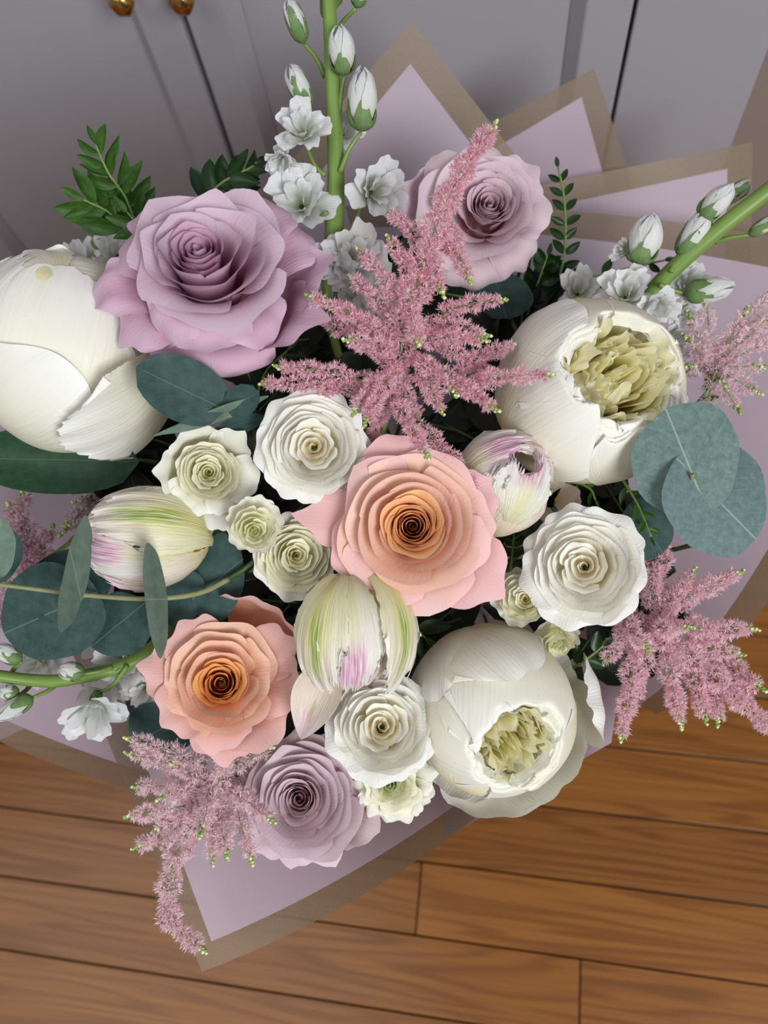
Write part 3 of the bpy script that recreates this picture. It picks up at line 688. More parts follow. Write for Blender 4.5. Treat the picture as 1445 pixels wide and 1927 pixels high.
rose(F, 172, 'peach rose with pink outer petals, fully open at the centre of the bouquet', ('peach_core', 'peach_mid', 'peach_out'), 5, outer=[
    (104, 178, -.12, 36, {'m': 'peach_guard'}), (173, 190, -.16, 24, {'m': 'peach_guard', 'tip': .22}), (26, 168, -.16, 26, {'m': 'peach_guard'}),
    (322, 196, -.10, 36, {'m': 'peach_guard', 'tip': .1}), (205, 160, -.10, 40, {'m': 'peach_guard'}),
    (62, 150, .0, 52, {'tip': .02}), (135, 146, .02, 44, {'tip': .08}), (238, 152, -.02, 50, {'tip': .04}), (280, 166, -.06, 50, {'tip': .05}), (0, 152, -.02, 40), (340, 150, .03, 36)],
    nc=26, nm=11, cf=.37, Hc=.24, dip=.26, tipo=.04, ruf=.008, msq=.84, flare=100, up=.75)
F = Frame(420, 1275, .435, (-.04, .06, 1))
rose(F, 138, 'peach and orange rose at the lower left, left of the white green parrot tulip', ('salmon_core', 'salmon_mid', 'salmon_out'), 15, outer=[
    (62, 158, .18, 34, {'phis': (80, 40, 5, -5, 10)}), (28, 142, .0, 36), (-10, 140, .0, 38), (-50, 148, -.05, 38, {'phis': (80, 45, 30, 50, 80)}), (-95, 132, -.02, 44), (-85, 150, -.16, 40),
    (-140, 130, .0, 40), (172, 140, .0, 34, {'tip': .12}), (130, 128, .02, 40, {'tip': .06})],
    nc=14, nm=10, cf=.36, Hc=.24, dip=.16, tipo=.07, ruf=.02, core=(-4, -10), msq=.84, flare=95)
# white garden / spray roses
WM = ('white_mid', 'white_mid', 'white_out'); CM = ('cream_in', 'cream_in', 'cream_out'); GM = ('bud_green', 'cream_in', 'cream_out')
WG = None
rose(Frame(590, 842, .425, (-.02, .04, 1)), 108, 'ivory rose, upper one of the white cluster, between eucalyptus leaf and peach rose', WM, 41, up=.55, nc=11, nm=16, cf=.46, msq=.9, no=7, ruf=.02, tipo=.03, Hc=.34, dip=.04, loose=True)
rose(Frame(392, 890, .435, (0, .06, 1)), 84, 'creamy white rose with a smooth outer cup, left of the largest ivory rose', CM, 42, up=.5, nc=14, nm=13, cf=.4, msq=.72, no=5, ruf=.022, tipo=.06, Hc=.34, dip=.02, loose=True,
     outer=[(110, 88, .12, 50, {'phis': (80, 45, 5, 5, 40)}), (178, 90, .1, 46, {'phis': (80, 45, 5, 5, 40)}), (50, 92, .1, 40, {'phis': (80, 45, 5, 20, 60)}), (-10, 92, .08, 44), (-60, 80, .05, 40), (-120, 84, .02, 44), (-78, 104, -.25, 26, {'m': 'white_out'}), (225, 88, .0, 40)])
rose(Frame(480, 988, .425, (.05, -.1, 1)), 56, 'small greenish cream rosebud beneath the white cluster', GM, 43, nc=9, nm=8, cf=.45, msq=.8, no=5, ruf=.03, tipo=.05, Hc=.45, dip=.0, loose=True, flare=30, core=(-2, -10))
rose(Frame(556, 1045, .44, (.1, -.02, 1)), 84, 'creamy white rose tucked against the left edge of the central peach rose', CM, 44, up=.5, nc=12, nm=15, cf=.4, msq=.9, no=6, ruf=.02, tipo=.04, Hc=.36, dip=.02, loose=True)
rose(Frame(1100, 1066, .435, (-.04, .04, 1)), 118, 'open white rose below the round eucalyptus leaves at right', WM, 45, up=.55, nc=10, nm=15, cf=.44, msq=.9, no=7, ruf=.022, tipo=.03, Hc=.26, dip=.05, loose=True)
rose(Frame(980, 1123, .45, (-.1, .12, 1)), 56, 'small cream rosebud between the peach rose and the open white rose', CM, 46, nc=10, nm=8, cf=.45, msq=.8, no=5, ruf=.03, tipo=.06, Hc=.4, dip=.02, loose=True, flare=40, core=(10, -6))
rose(Frame(1048, 1200, .45, (.1, -.75, .65)), 44, 'closed pale green rosebud hanging over the lower right peony', GM, 47, nc=6, nm=6, cf=.4, msq=.75, no=5, ruf=.05, tipo=.06, Hc=.6, dip=.0, flare=10, depth=1.2)
rose(Frame(718, 1368, .425, (.02, .06, 1)), 106, 'white rose between the parrot tulip and the lower right peony', WM, 48, up=.55, nc=10, nm=13, cf=.48, msq=.88, no=7, ruf=.022, tipo=.03, Hc=.3, dip=.06, loose=True)
rose(Frame(742, 1478, .465, (.0, -.35, .93)), 76, 'small ruffled white rose with green centre under the lower white rose', GM, 49, nc=9, nm=9, cf=.34, msq=.8, no=7, ruf=.05, tipo=.08, Hc=.3, dip=.05, flare=120, core=(-10, 6))
# ================================================================ PEONIES
def peony(px, py, d, R, label, seed, caps, odir, opening=.5, nin=48, nmid=19, extra=(), mdeg=0):
    """caps: guard petals on the ball, authored as seen from the front; odir: where the mouth of the ball points"""
    g = random.Random(seed)
    F = Frame(px, py, d); G = Frame(px, py, d, odir)
    root = flower_root('peony', F, label, 'peony', None, back=R)
    for q in caps:
        ctr, td, hl, hw, rs_ = q[:5]; kw = dict(q[5]) if len(q) > 5 else {}
        cap(F, R, ctr, td, hl, hw, rs_, MT['peony_out'], root, rs=g, mouth=(odir, mdeg) if mdeg else None, **kw)
    for q in extra:
        th, r, h, hw, ph = q[:5]; kw = dict(q[5]) if len(q) > 5 else {}
        petal(F if kw.pop('front', False) else G, th, r, h * R, hw, ph, MT['peony_out'], root, z0=-R * .85, r0=R * .06, rs=g, nu=25, nv=18, rnd=kw.pop('rnd', .14), ruf=.012, nse=.02, jag=.01, **kw)
    for i in range(nmid):
        t = i / max(1, nmid - 1)
        r = R * opening * (.40 + .60 * t)
        h = R * (math.sqrt(max(0, 1 - (r / R) ** 2)) - .08 - .12 * g.random())
        petal(G, i * 137.5 + g.uniform(-20, 20), r, h, g.uniform(18, 36), (40, 18, g.uniform(-20, 10), g.uniform(-40, 30), g.uniform(-50, 40)), MT['peony_mid'], root, 'ruffled_petal', z0=-R * .05, r0=r * .6,
              rnd=.2, tip=g.uniform(-.16, .02), ruf=.05, rufn=g.uniform(1.5, 3), nse=.06, jag=.01, rs=g, nu=19, nv=13)
    for i in range(nin):
        r = R * opening * (.08 + .86 * (i / nin) ** .8)
        h = R * (.68 + .26 * g.random())
        petal(G, i * 137.5 + g.uniform(-30, 30), r, h, g.uniform(32, 70) * (1 - .4 * i / nin), (34, g.uniform(0, 20), g.uniform(-18, 20), g.uniform(-25, 42)), MT['peony_in'], root, 'inner_petal', z0=-R * .1, r0=r * .6,
              rnd=.25, tip=g.uniform(-.16, .04), ruf=.07, rufn=g.uniform(1.5, 3), nse=.07, jag=.012, rs=g, nu=19, nv=13)
    calyx(G, R * .8, -R * .9, root, seed=seed)
    stem(root, G.w(0, 0, -R * .9), -G.z, .0028)
    return root
peony(1108, 738, .47, 178, 'half open white peony with yellow heart at the upper right', 61,
      [((-128, -100), 45, 60, 50, .965), ((60, -140), 100, 45, 50, .955), ((150, -40), 160, 50, 45, .95), ((40, 150), -90, 45, 60, .95), ((-90, 60), 10, 50, 50, .955), ((130, 80), 220, 36, 45, .955),
       ((20, 132), -82, 34, 56, .98, {'jag': .01}), ((-126, 62), 42, 46, 44, 1.0, {'kv': .03, 'ku': .012}), ((-30, -118), 62, 40, 44, .99, {'ku': -.015}), ((112, -106), 118, 46, 42, 1.005, {'ku': -.01}), ((-104, -56), 30, 44, 46, 1.02, {'ku': .02}),
       ((158, 6), 190, 34, 40, .975), ((118, 96), 215, 28, 38, .97), ((-20, -70), 80, 26, 26, .975)], (.43, .26, .86), opening=.60, mdeg=36)
peony(925, 1337, .455, 156, 'big white peony with yellow heart at the lower right edge of the bouquet', 62,
      [((-80, 60), -50, 60, 60, .955), ((60, 90), -95, 50, 60, .96), ((-70, -80), 10, 56, 56, .96), ((40, -138), 80, 40, 56, .95), ((130, -50), 190, 40, 50, .955),
       ((-14, -118), 72, 36, 54, .985, {'jag': .01}), ((118, -62), 178, 40, 40, 1.0), ((-84, -30), -14, 52, 50, 1.0, {'ku': -.015}), ((52, 52), -98, 55, 50, 1.02, {'kv': .05, 'ku': .012}), ((-30, 20), -60, 46, 26, 1.005), ((78, -122), 130, 34, 40, .99, {'jag': .01}),
       ((-88, 100), -72, 36, 30, 1.045, {'sq': 2}), ((6, 118), -62, 34, 40, 1.06, {'kv': .06, 'notch': .04})], (.30, -.44, .85), opening=.54, nin=44, nmid=18, mdeg=30,
      extra=[(6, 212, -.02, 26, (85, 72, 40, 0, -40), {'front': True, 'rnd': .1}), (34, 180, -.25, 30, (85, 70, 50, 30, 20), {'front': True}), (-84, 196, -.34, 46, (85, 66, 50, 30, 10), {'front': True, 'rnd': .08}), (-48, 190, -.3, 40, (85, 66, 50, 30, 10), {'front': True, 'rnd': .08}), (-125, 178, -.34, 36, (85, 66, 50, 30, 10), {'front': True})])
peony(128, 662, .47, 176, 'closed round white peony at the far left', 63,
      [((0, 0), 90, 80, 80, .95), ((120, -20), 150, 60, 60, .96), ((-100, -60), 60, 60, 60, .96), ((0, 140), -90, 50, 70, .955), ((90, -130), 120, 40, 50, .955),
       ((108, -20), 150, 56, 44, .985), ((52, 86), 182, 66, 46, 1.0, {'kv': .05, 'notch': .05, 'jag': .012}), ((-44, -14), 74, 58, 52, 1.03, {'kv': .05, 'ku': .015, 'jag': .01}), ((-96, -104), 42, 50, 46, 1.06, {'kv': .04, 'ku': .02}),
       ((30, -150), 100, 36, 44, 1.03), ((84, -96), 196, 36, 30, 1.15, {'kv': .12, 'curl': .10, 'jag': .02, 'wb': .8}), ((-130, 90), 70, 34, 30, 1.03, {'jag': .06}), ((-60, 150), 120, 26, 30, 1.04, {'jag': .05, 'ruf': .03})],
      (-.3, .3, .9), opening=.2, nin=0, nmid=0, extra=[(120, 192, -.25, 24, (85, 60, 30, 40, 80)), (150, 190, -.25, 22, (85, 60, 30, 40, 80))])
# ================================================================ PARROT TULIPS
def tulip(px, py, d, R, label, seed, axis, caps, spikes=(), extra=()):
    g = random.Random(seed)
    F = Frame(px, py, d)
    sx, sy = math.cos(math.radians(axis[0])), math.sin(math.radians(axis[0]))
    root = empty('parrot_tulip', F.w(-sx * R, -sy * R, -R * .5), label, 'tulip')
    for q in caps:
        ctr, td, hl, hw, rs_, mt = q[:6]; kw = dict(q[6]) if len(q) > 6 else {}
        kw.setdefault('jag', .075); kw.setdefault('ruf', .03); kw.setdefault('rufn', 5); kw.setdefault('nu', 61); kw.setdefault('nv', 30); kw.setdefault('nse', .02)
        cap(F, R, ctr, td, hl, hw, rs_, MT[mt], root, rs=g, stretch=axis, **kw)
    for (b, t, w, mt, roll) in spikes:
        leaf(root, b, t, w, MT[mt], roll=roll, cup=.25, bend=.05, shape='lance', nu=13, nv=16, name='petal')
    for q in extra:
        E, th, r, h, hw, ph, mt = q
        petal(E, th, r, h, hw, ph, MT[mt], root, z0=-R * .5, r0=R * .1, jag=.04, rnd=.3, ruf=.03, nu=35, nv=20, rs=g)
    G = Frame(px, py, d, (sx, sy, .6))
    stem(root, G.w(0, 0, -R * 1.0), -G.z, .0028)
    return root
tulip(278, 1012, .445, 100, 'pink flamed white parrot tulip lying to the left above the eucalyptus', 71, (182, 1.2),
      [((0, 0), 180, 70, 80, .9, 'tulip_blush'), ((-66, 60), 205, 40, 34, .95, 'tulip_blush'), ((10, 86), 165, 50, 36, .97, 'tulip_blush', {'jag': .09}), ((30, -80), 186, 56, 34, .98, 'tulip_blush'), ((-44, -74), 196, 40, 34, .955, 'tulip_blush'),
       ((-22, -26), 178, 56, 36, 1.01, 'tulip_pink', {'kv': .04}), ((24, 36), 176, 62, 38, 1.06, 'tulip_green', {'kv': .05, 'jag': .04})])
tulip(655, 1186, .425, 100, 'green flamed cream parrot tulip pointing down below the central peach rose', 72, (-92, 1.12),
      [((0, 0), -90, 70, 80, .88, 'tulip_blush'), ((40, 60), -85, 60, 50, .93, 'tulip_blush'), ((70, -20), -84, 56, 34, .96, 'tulip_blush'), ((-40, 30), -95, 62, 40, .97, 'tulip_blush'),
       ((6, -8), -88, 62, 38, 1.04, 'tulip_pink', {'kv': .03, 'ruf': .015}), ((-54, 0), -100, 62, 34, 1.06, 'tulip_green', {'kv': .05, 'jag': .08}), ((84, 6), -78, 56, 26, 1.22, 'tulip_green', {'kv': .12, 'ku': -.06, 'jag': .07})],
      spikes=[((628, 1240, .435), (566, 1392, .425), 92, 'tulip_blush', -10), ((655, 1260, .435), (632, 1330, .43), 70, 'tulip_blush', 20), ((700, 1260, .435), (690, 1318, .43), 60, 'tulip_blush', 10)])
tulip(950, 908, .45, 96, 'blush white parrot tulip between the peach rose and the upper right peony', 73, (60, 1.08),
      [((-40, -40), 45, 50, 70, .86, 'tulip_blush', {'mouth': ((.38, .42, .82), 22)}), ((60, 30), 80, 45, 40, .93, 'tulip_blush', {'kv': .03, 'mouth': ((.38, .42, .82), 18)}), ((30, 70), 30, 45, 36, .95, 'tulip_blush', {'mouth': ((.38, .42, .82), 18)}), ((-60, -10), 60, 46, 40, .95, 'tulip_blush'), ((30, -70), 80, 40, 36, .96, 'tulip_blush'),
       ((-14, -52), 66, 54, 42, 1.0, 'tulip_blush'), ((-42, 44), 20, 50, 42, 1.03, 'tulip_pink', {'kv': .05, 'mouth': ((.38, .42, .82), 17)}), ((36, -12), 72, 38, 34, 1.05, 'tulip_pink', {'kv': .04, 'mouth': ((.38, .42, .82), 17)})],
      extra=[(Frame(1046, 940, .455, (.25, .1, .95)), 0, 46, 10, 60, (80, 50, 10, -10), 'tulip_blush'), (Frame(1046, 940, .455, (.25, .1, .95)), 110, 44, 8, 60, (80, 50, 10, -10), 'tulip_blush'), (Frame(1046, 940, .455, (.25, .1, .95)), 240, 48, 10, 64, (80, 50, 20, 10), 'tulip_blush')])
# ================================================================ STOCKS
def blossom(root, px, py, d, face, R, seed, n=11):
    g = random.Random(seed)
    F = Frame(px, py, d, face)
    b = bpy.data.objects.new('blossom', None); b.empty_display_size = .01; col.objects.link(b); b.parent = root
    b.location = Vector(F.w(0, 0, -R * .5) - root_loc(root))
    for i in range(n):
        t = i / (n - 1)
        r = R * (.22 + .76 * t ** .8)
        petal(F, i * 137.5 + g.uniform(-20, 20), r, R * (.42 - .42 * t) + g.uniform(-.1, .1) * R, 38 + 10 * (1 - t) + g.uniform(-4, 8), (40 + 20 * t, 20, 15 + 25 * t, g.uniform(10, 50) + 50 * t), MT['stock'], b, 'petal',
              z0=-R * .55, r0=R * .05, rnd=.24, ruf=.035, nse=.07, tip=-.05, rs=g, nu=15, nv=12, wp=.3)
    for i in range(4):
        petal(F, i * 90 + 20, R * .16, -R * .5, 40, (70, 10, 0, 0), MT['sepal'], b, 'sepal', z0=-R * .95, r0=R * .05, rnd=.8, nu=7, nv=7, rs=g)
    return F.w(0, 0, -R * .9)
def flower_bud(root, base, tip, d, wd, white=.5, seed=0, name='bud'):
    g = random.Random(seed)
    dx, dy = tip[0] - base[0], tip[1] - base[1]; L = math.hypot(dx, dy)
    F = Frame(base[0], base[1], d, (dx / L, -dy / L, .12))
    b = bpy.data.objects.new(name, None); b.empty_display_size = .01; col.objects.link(b); b.parent = root
    b.location = Vector(F.w(0, 0, 0) - root_loc(root))
    if white > 0:
        for i in range(6):
            petal(F, i * 137.5, wd * (.40 + .02 * i), L * g.uniform(.9, 1.02), 62, (80, 20, 0, -20, -60), MT['stock'], b, 'petal', z0=L * .05, r0=1, rnd=.3, ruf=.05, nse=.05, rs=g, nu=13, nv=12)
    for i in range(4):
        petal(F, i * 90 + g.uniform(-10, 10), wd * .5, L * (1 - white * .75) * g.uniform(.9, 1.02), 52, (75, 15, -4, -22 if white < .3 else 0), MT['sepal'], b, 'sepal', z0=0, r0=1, rnd=.75, nse=.02, rs=g, nu=11, nv=10)
def stock(label, main, r0, r1, buds, blossoms, seed, d):
    mp = bez([P(*q) for q in main], 20); root = empty('stock_flower', mp[0], label, 'flower')
    px = d / FPX
    tube('stem', mp, [r0 * px, r1 * px], MT['stem'], root, 12)
    for i, (joint, base, tip, wd, wh, dd) in enumerate(buds):
        flower_bud(root, base, tip, dd, wd, wh, seed + i)
        mid = ((joint[0] * .6 + base[0] * .4), (joint[1] * .45 + base[1] * .55))
        tube('stalk', bez([P(joint[0], joint[1], d), P(*mid, (d + dd) / 2), P(base[0], base[1], dd)], 10), [5.5 * px, 3.2 * px], MT['stem'], root, 8)
    for i, (joint, x, y, dd, face, R) in enumerate(blossoms):
        e = blossom(root, x, y, dd - .006, face, R * 1.22, seed + 50 + i, 14)
        if joint: tube('stalk', bez([P(joint[0], joint[1], d), (P(joint[0], joint[1], d) + e) / 2 + DOWN * .004, e], 8), [4.5 * px, 3.2 * px], MT['stem'], root, 8)
    dv = mp[0] - mp[1]; dv /= np.linalg.norm(dv); stem(root, mp[0], dv, .003)
    return root
stock('tall white stock spike with green stem rising past the top edge', [(628, 462, .474), (632, 330, .468), (626, 160, .455), (618, -20, .44)], 19, 12,
      [((612, 145), (572, 82), (545, 10), 38, .18, .455), ((600, 250), (582, 205), (546, 132), 42, .2, .46), ((636, 240), (648, 142), (640, 62), 50, .6, .448),
       ((640, 325), (680, 248), (684, 142), 56, .62, .455), ((625, 80), (670, 15), (685, -30), 34, .1, .445), ((640, 0), (606, 30), (612, -30), 12, 0, .46)],
      [((612, 330), 566, 238, .450, (-.1, .45, .85), 52), ((0, 0) and None, 528, 305, .462, (-.3, -.4, .85), 34), ((615, 400), 560, 375, .47, (-.15, .3, .9), 66), ((650, 440), 712, 358, .465, (.35, .1, .9), 60),
       (None, 650, 245, .475, (.2, .3, .9), 34), (None, 662, 482, .468, (.1, .3, .95), 64), (None, 612, 500, .472, (-.2, .1, .95), 56), (None, 700, 560, .49, (.1, .1, .95), 66), (None, 640, 560, .49, (.1, .1, .95), 60)], 300, .462)
stock('white stock spike leaning out at the right behind the peony', [(1150, 650, .525), (1235, 540, .50), (1330, 450, .48), (1470, 340, .46)], 17, 15,
      [((1290, 490), (1318, 412), (1366, 350), 46, .6, .478), ((1262, 512), (1278, 484), (1322, 396), 46, .5, .49), ((1310, 468), (1352, 382), (1404, 346), 32, .08, .485), ((1345, 455), (1408, 442), (1460, 408), 28, .08, .48),
       ((1240, 535), (1288, 552), (1376, 540), 46, .55, .49), ((1200, 560), (1200, 498), (1216, 408), 62, .65, .485)],
      [(None, 1176, 548, .48, (-.05, .35, .92), 56), (None, 1168, 470, .49, (-.5, .2, .8), 22), (None, 1236, 578, .475, (.3, -.3, .9), 40), (None, 1300, 535, .50, (.2, .4, .9), 42), (None, 1290, 590, .505, (.5, -.1, .85), 34), (None, 1090, 545, .51, (.1, .3, .9), 44), (None, 1270, 640, .51, (.4, -.1, .9), 44)], 340, .488)
stock('white stock spike curving out at the lower left beneath the eucalyptus', [(330, 1180, .49), (250, 1245, .475), (130, 1278, .465), (60, 1280, .46), (-30, 1268, .45)], 14, 11,
      [((210, 1256), (158, 1268), (112, 1258), 36, .45, .458), ((110, 1285), (62, 1312), (2, 1350), 36, .45, .455), ((60, 1285), (36, 1308), (-4, 1300), 32, .35, .455), ((20, 1270), (40, 1245), (-10, 1216), 34, .35, .455)],
      [((240, 1252), 172, 1350, .46, (-.1, -.7, .7), 60), (None, 225, 1235, .485, (-.3, .1, .9), 66), (None, 195, 1290, .49, (-.2, -.1, .9), 50), (None, 65, 1250, .49, (-.4, -.1, .9), 46), (None, 272, 1300, .49, (-.1, -.2, .9), 40), (None, 205, 1200, .5, (-.1, -.2, .9), 50)], 380, .468)
stock('white stock partly hidden behind the closed peony and lavender rose', [(150, 560, .53), (165, 520, .525), (180, 480, .52)], 9, 7,
      [((165, 520), (180, 470), (200, 440), 30, .4, .52)], [(None, 150, 490, .525, (-.3, .4, .9), 48), (None, 225, 480, .52, (.1, .4, .9), 50), (None, 60, 575, .53, (-.5, .3, .8), 50), (None, 15, 620, .53, (-.5, .1, .8), 46)], 420, .525)
# ================================================================ ASTILBE
def rays(cx, cy, d0, tips, r0, r1, dt=0.0, droop=0):
    out = []
    for q in tips:
        x, y = q[:2]; dd = q[2] if len(q) > 2 else d0 + dt; ox, oy = (q[3], q[4]) if len(q) > 4 else (cx, cy)
        out.append(([(ox, oy, d0), ((ox + x) / 2, (oy + y) / 2 - droop, (d0 + dd) / 2 - .004), (x, y, dd)], r0, r1))
    return out
b1 = rays(760, 640, .425, [(590, 560, .415, 740, 640), (660, 640, .41, 745, 665), (530, 690, .425, 700, 720), (502, 722, .43, 640, 740), (565, 735, .432, 680, 735), (590, 590, .43, 730, 680), (680, 475, .43, 770, 590),
    (665, 525, .432, 750, 610), (735, 455, .42, 790, 560), (740, 405, .425, 810, 470), (645, 590, .43, 745, 640), (690, 790, .405, 745, 690), (670, 770, .41, 730, 700), (800, 850, .40, 730, 740), (895, 925, .425, 790, 800),
    (940, 565, .42, 830, 590), (905, 640, .41, 780, 640), (908, 628, .42, 800, 610), (1030, 705, .405, 860, 725), (925, 765, .40, 790, 680), (850, 735, .405, 770, 670), (785, 640, .40, 770, 580), (830, 545, .41, 800, 480), (880, 520, .42, 830, 440), (870, 495, .43, 840, 420),
    (785, 780, .44, 740, 720), (830, 770, .44, 780, 700), (960, 650, .44, 860, 700), (700, 840, .445, 720, 760), (920, 700, .43, 820, 650)], 15, 8, droop=6)
astilbe('large pink astilbe plume standing in front of the upper pink rose', [(745, 720, .435), (765, 600, .42), (800, 480, .415), (860, 340, .41), (925, 242, .40)], b1, 81, mainr=(34, 10), dens=.95)
b2 = rays(1340, 690, .50, [(1300, 600, .495), (1295, 640, .49), (1330, 575, .50), (1400, 590, .495), (1445, 600, .49), (1460, 640, .49), (1430, 690, .485), (1420, 735, .49), (1385, 765, .49), (1360, 720, .49), (1300, 690, .49), (1440, 560, .50), (1330, 800, .50)], 15, 8)
astilbe('pale astilbe plume at the right edge above the round eucalyptus leaves', [(1285, 705, .51), (1340, 672, .50), (1400, 640, .495), (1460, 600, .49)], b2, 82, pal=('asp1', 'asp2', 'asp3', 'asp4'), dens=.5, mainr=(18, 9))
b3 = rays(1270, 1200, .475, [(1385, 1080, .465, 1240, 1150), (1180, 1000, .49, 1230, 1120), (1250, 1010, .485, 1235, 1110), (1170, 1380, .465, 1200, 1200), (1195, 1310, .47, 1225, 1190), (1280, 1355, .46, 1250, 1220), (1410, 1185, .455, 1260, 1180), (1385, 1230, .46, 1290, 1210),
    (1300, 1080, .47, 1230, 1170), (1212, 1215, .46, 1175, 1170), (1325, 1345, .46, 1300, 1240), (1350, 1350, .46, 1350, 1260), (1400, 1330, .455, 1340, 1240), (1140, 1240, .475, 1180, 1180), (1230, 1060, .475, 1225, 1140), (1425, 1290, .45, 1360, 1250), (1290, 1180, .45, 1230, 1180)], 19, 9)
astilbe('bright pink astilbe plume reaching out at the right over the floor', [(1165, 1160, .485), (1250, 1200, .47), (1340, 1270, .46), (1450, 1370, .45)], b3, 83, pal=('ast1', 'asp1', 'asp3', 'ast2'), dens=1.0, mainr=(24, 12))
b4 = rays(410, 1490, .46, [(250, 1392, .45, 390, 1440), (250, 1420, .45, 370, 1450), (262, 1480, .455, 370, 1480), (250, 1535, .45, 380, 1510), (262, 1592, .45, 370, 1540), (425, 1405, .44, 415, 1480), (500, 1412, .46, 430, 1440), (505, 1540, .44, 430, 1480), (470, 1612, .445, 440, 1500),
    (400, 1612, .44, 400, 1510), (425, 1600, .44, 410, 1520), (355, 1600, .45, 380, 1520), (310, 1500, .44, 380, 1480), (330, 1440, .45, 400, 1470), (300, 1560, .45, 370, 1520), (380, 1560, .43, 400, 1480)], 17, 9)
astilbe('pale pink astilbe drooping over the lower left paper edge', [(450, 1440, .475), (400, 1510, .455), (335, 1600, .445), (318, 1720, .44), (375, 1782, .44)], b4, 84, pal=('asp1', 'asp2', 'asp3', 'asp4'), dens=.85, mainr=(26, 10))
b5 = rays(60, 1080, .52, [(40, 935, .515), (95, 1000, .52), (20, 960, .52), (10, 1100, .52), (90, 1050, .52), (0, 1040, .52), (60, 1180, .52), (120, 1110, .53), (-20, 1180, .53)], 20, 10)
astilbe('dusky astilbe at the left edge behind the eucalyptus', [(120, 1080, .54), (70, 1040, .525), (40, 980, .52)], b5, 85, pal=('asd1', 'asp1', 'asd2', 'ast4'), dens=.5, mainr=(14, 8))
b6 = rays(185, 930, .52, [(130, 985, .515), (150, 940, .515), (210, 905, .515), (265, 870, .51), (120, 1000, .52), (240, 890, .51)], 13, 8)
astilbe('beige astilbe sprig between the broad leaf and the left tulip', [(150, 1000, .53), (190, 930, .52), (268, 868, .51)], b6, 86, pal=('asd2', 'asp2', 'asd2', 'asd1'), dens=.5, mainr=(12, 8))
# ================================================================ EUCALYPTUS
def twig_root(name, path, label, cat, r, mat, st=True, k=14):
    pth = bez([P(*q) for q in path], k); root = empty(name, pth[0], label, cat)
    px = path[0][2] / FPX
    tube('twig', pth, [r * px, r * .6 * px], MT[mat], root, 8)
    if st:
        dv = pth[0] - pth[1]; dv /= np.linalg.norm(dv); stem(root, pth[0], dv, .0016, 'stem_dark')
    return root
e = twig_root('eucalyptus_sprig', [(1290, 960, .44), (1300, 920, .42), (1303, 893, .408)], 'two large round blue green eucalyptus leaves over the upper right peony', 'eucalyptus', 6, 'stem_euc')
disc_leaf(e, (1292, 866), 100, 112, 22, .411, (1303, 893), gx=-.22, gy=.08, cup=.3, mat=MT['euc_light'], seed=2, notch=.0)
disc_leaf(e, (1347, 938), 98, 110, -14, .413, (1303, 893), gx=.20, gy=-.05, cup=.3, mat=MT['euc_blue'], seed=5, notch=.0)
e = twig_root('eucalyptus_sprig', [(430, 1090, .45), (372, 1117, .44), (280, 1127, .43), (160, 1120, .42), (60, 1108, .41), (-40, 1095, .40)], 'eucalyptus branch with round leaves crossing the left side under the tulip', 'eucalyptus', 5.5, 'stem_euc')
disc_leaf(e, (98, 1152), 98, 92, 0, .432, (165, 1122), gx=-.15, gy=.15, mat=MT['euc_dark'], seed=1)
disc_leaf(e, (130, 1100), 88, 66, -30, .438, (165, 1122), gx=.15, gy=-.2, mat=MT['euc_dark'], seed=3)
disc_leaf(e, (142, 1082), 24, 110, 12, .405, (150, 1118), gx=1.6, gy=.1, mat=MT['euc_side'], seed=4, wav=.05)
disc_leaf(e, (222, 1176), 66, 60, -20, .44, (278, 1130), gx=-.2, gy=.2, mat=MT['euc_dark'], seed=6)
disc_leaf(e, (293, 1128), 21, 108, -6, .408, (290, 1128), gx=1.8, gy=.1, mat=MT['euc_side'], seed=7, wav=.04)
disc_leaf(e, (410, 1090), 48, 86, 10, .452, (375, 1118), gx=.2, gy=-.1, mat=MT['euc_dark'], seed=8)
disc_leaf(e, (340, 1122), 46, 56, 20, .45, (372, 1117), gx=-.2, gy=.1, mat=MT['euc_dark'], seed=9)
disc_leaf(e, (-8, 1032), 38, 58, 0, .41, (-20, 1096), gx=.2, gy=0, mat=MT['euc_side'], seed=10)
disc_leaf(e, (10, 1048), 30, 52, 20, .425, (-20, 1096), gx=.2, gy=0, mat=MT['euc_dark'], seed=11)
e = twig_root('eucalyptus_sprig', [(470, 800, .46), (430, 780, .43), (425, 772, .425)], 'dark eucalyptus leaf pair between the left peony and the ivory rose', 'eucalyptus', 5, 'stem_euc')
leaf(e, (425, 772, .425), (256, 690, .405), 122, MT['euc_dark'], shape='oval', cup=.05, roll=-6)
leaf(e, (425, 770, .425), (488, 738, .415), 60, MT['euc_dark'], shape='oval', cup=.05, roll=8)
leaf(e, (505, 745, .42), (290, 820, .43), 34, MT['euc_side'], shape='lance', cup=.1, roll=40)
leaf(e, (500, 782, .435), (395, 815, .44), 40, MT['euc_dark'], shape='lance', cup=.1, roll=30)
e = twig_root('eucalyptus_sprig', [(350, 1340, .49), (320, 1360, .485)], 'nearly black round eucalyptus leaf under the lower left peach rose', 'eucalyptus', 4, 'stem_euc')
disc_leaf(e, (302, 1372), 64, 48, 20, .482, (340, 1350), mat=MT['euc_dark'], seed=12)
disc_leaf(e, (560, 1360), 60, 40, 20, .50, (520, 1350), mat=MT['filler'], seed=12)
e = twig_root('eucalyptus_sprig', [(960, 600, .51), (950, 570, .505)], 'shadowed eucalyptus leaf beneath the topmost pink rose', 'eucalyptus', 4, 'stem_euc')
disc_leaf(e, (940, 555), 62, 46, 10, .503, (950, 590), mat=MT['euc_dark'], seed=13)
disc_leaf(e, (1215, 995), 52, 60, 10, .47, (1190, 960), mat=MT['euc_dark'], seed=14)
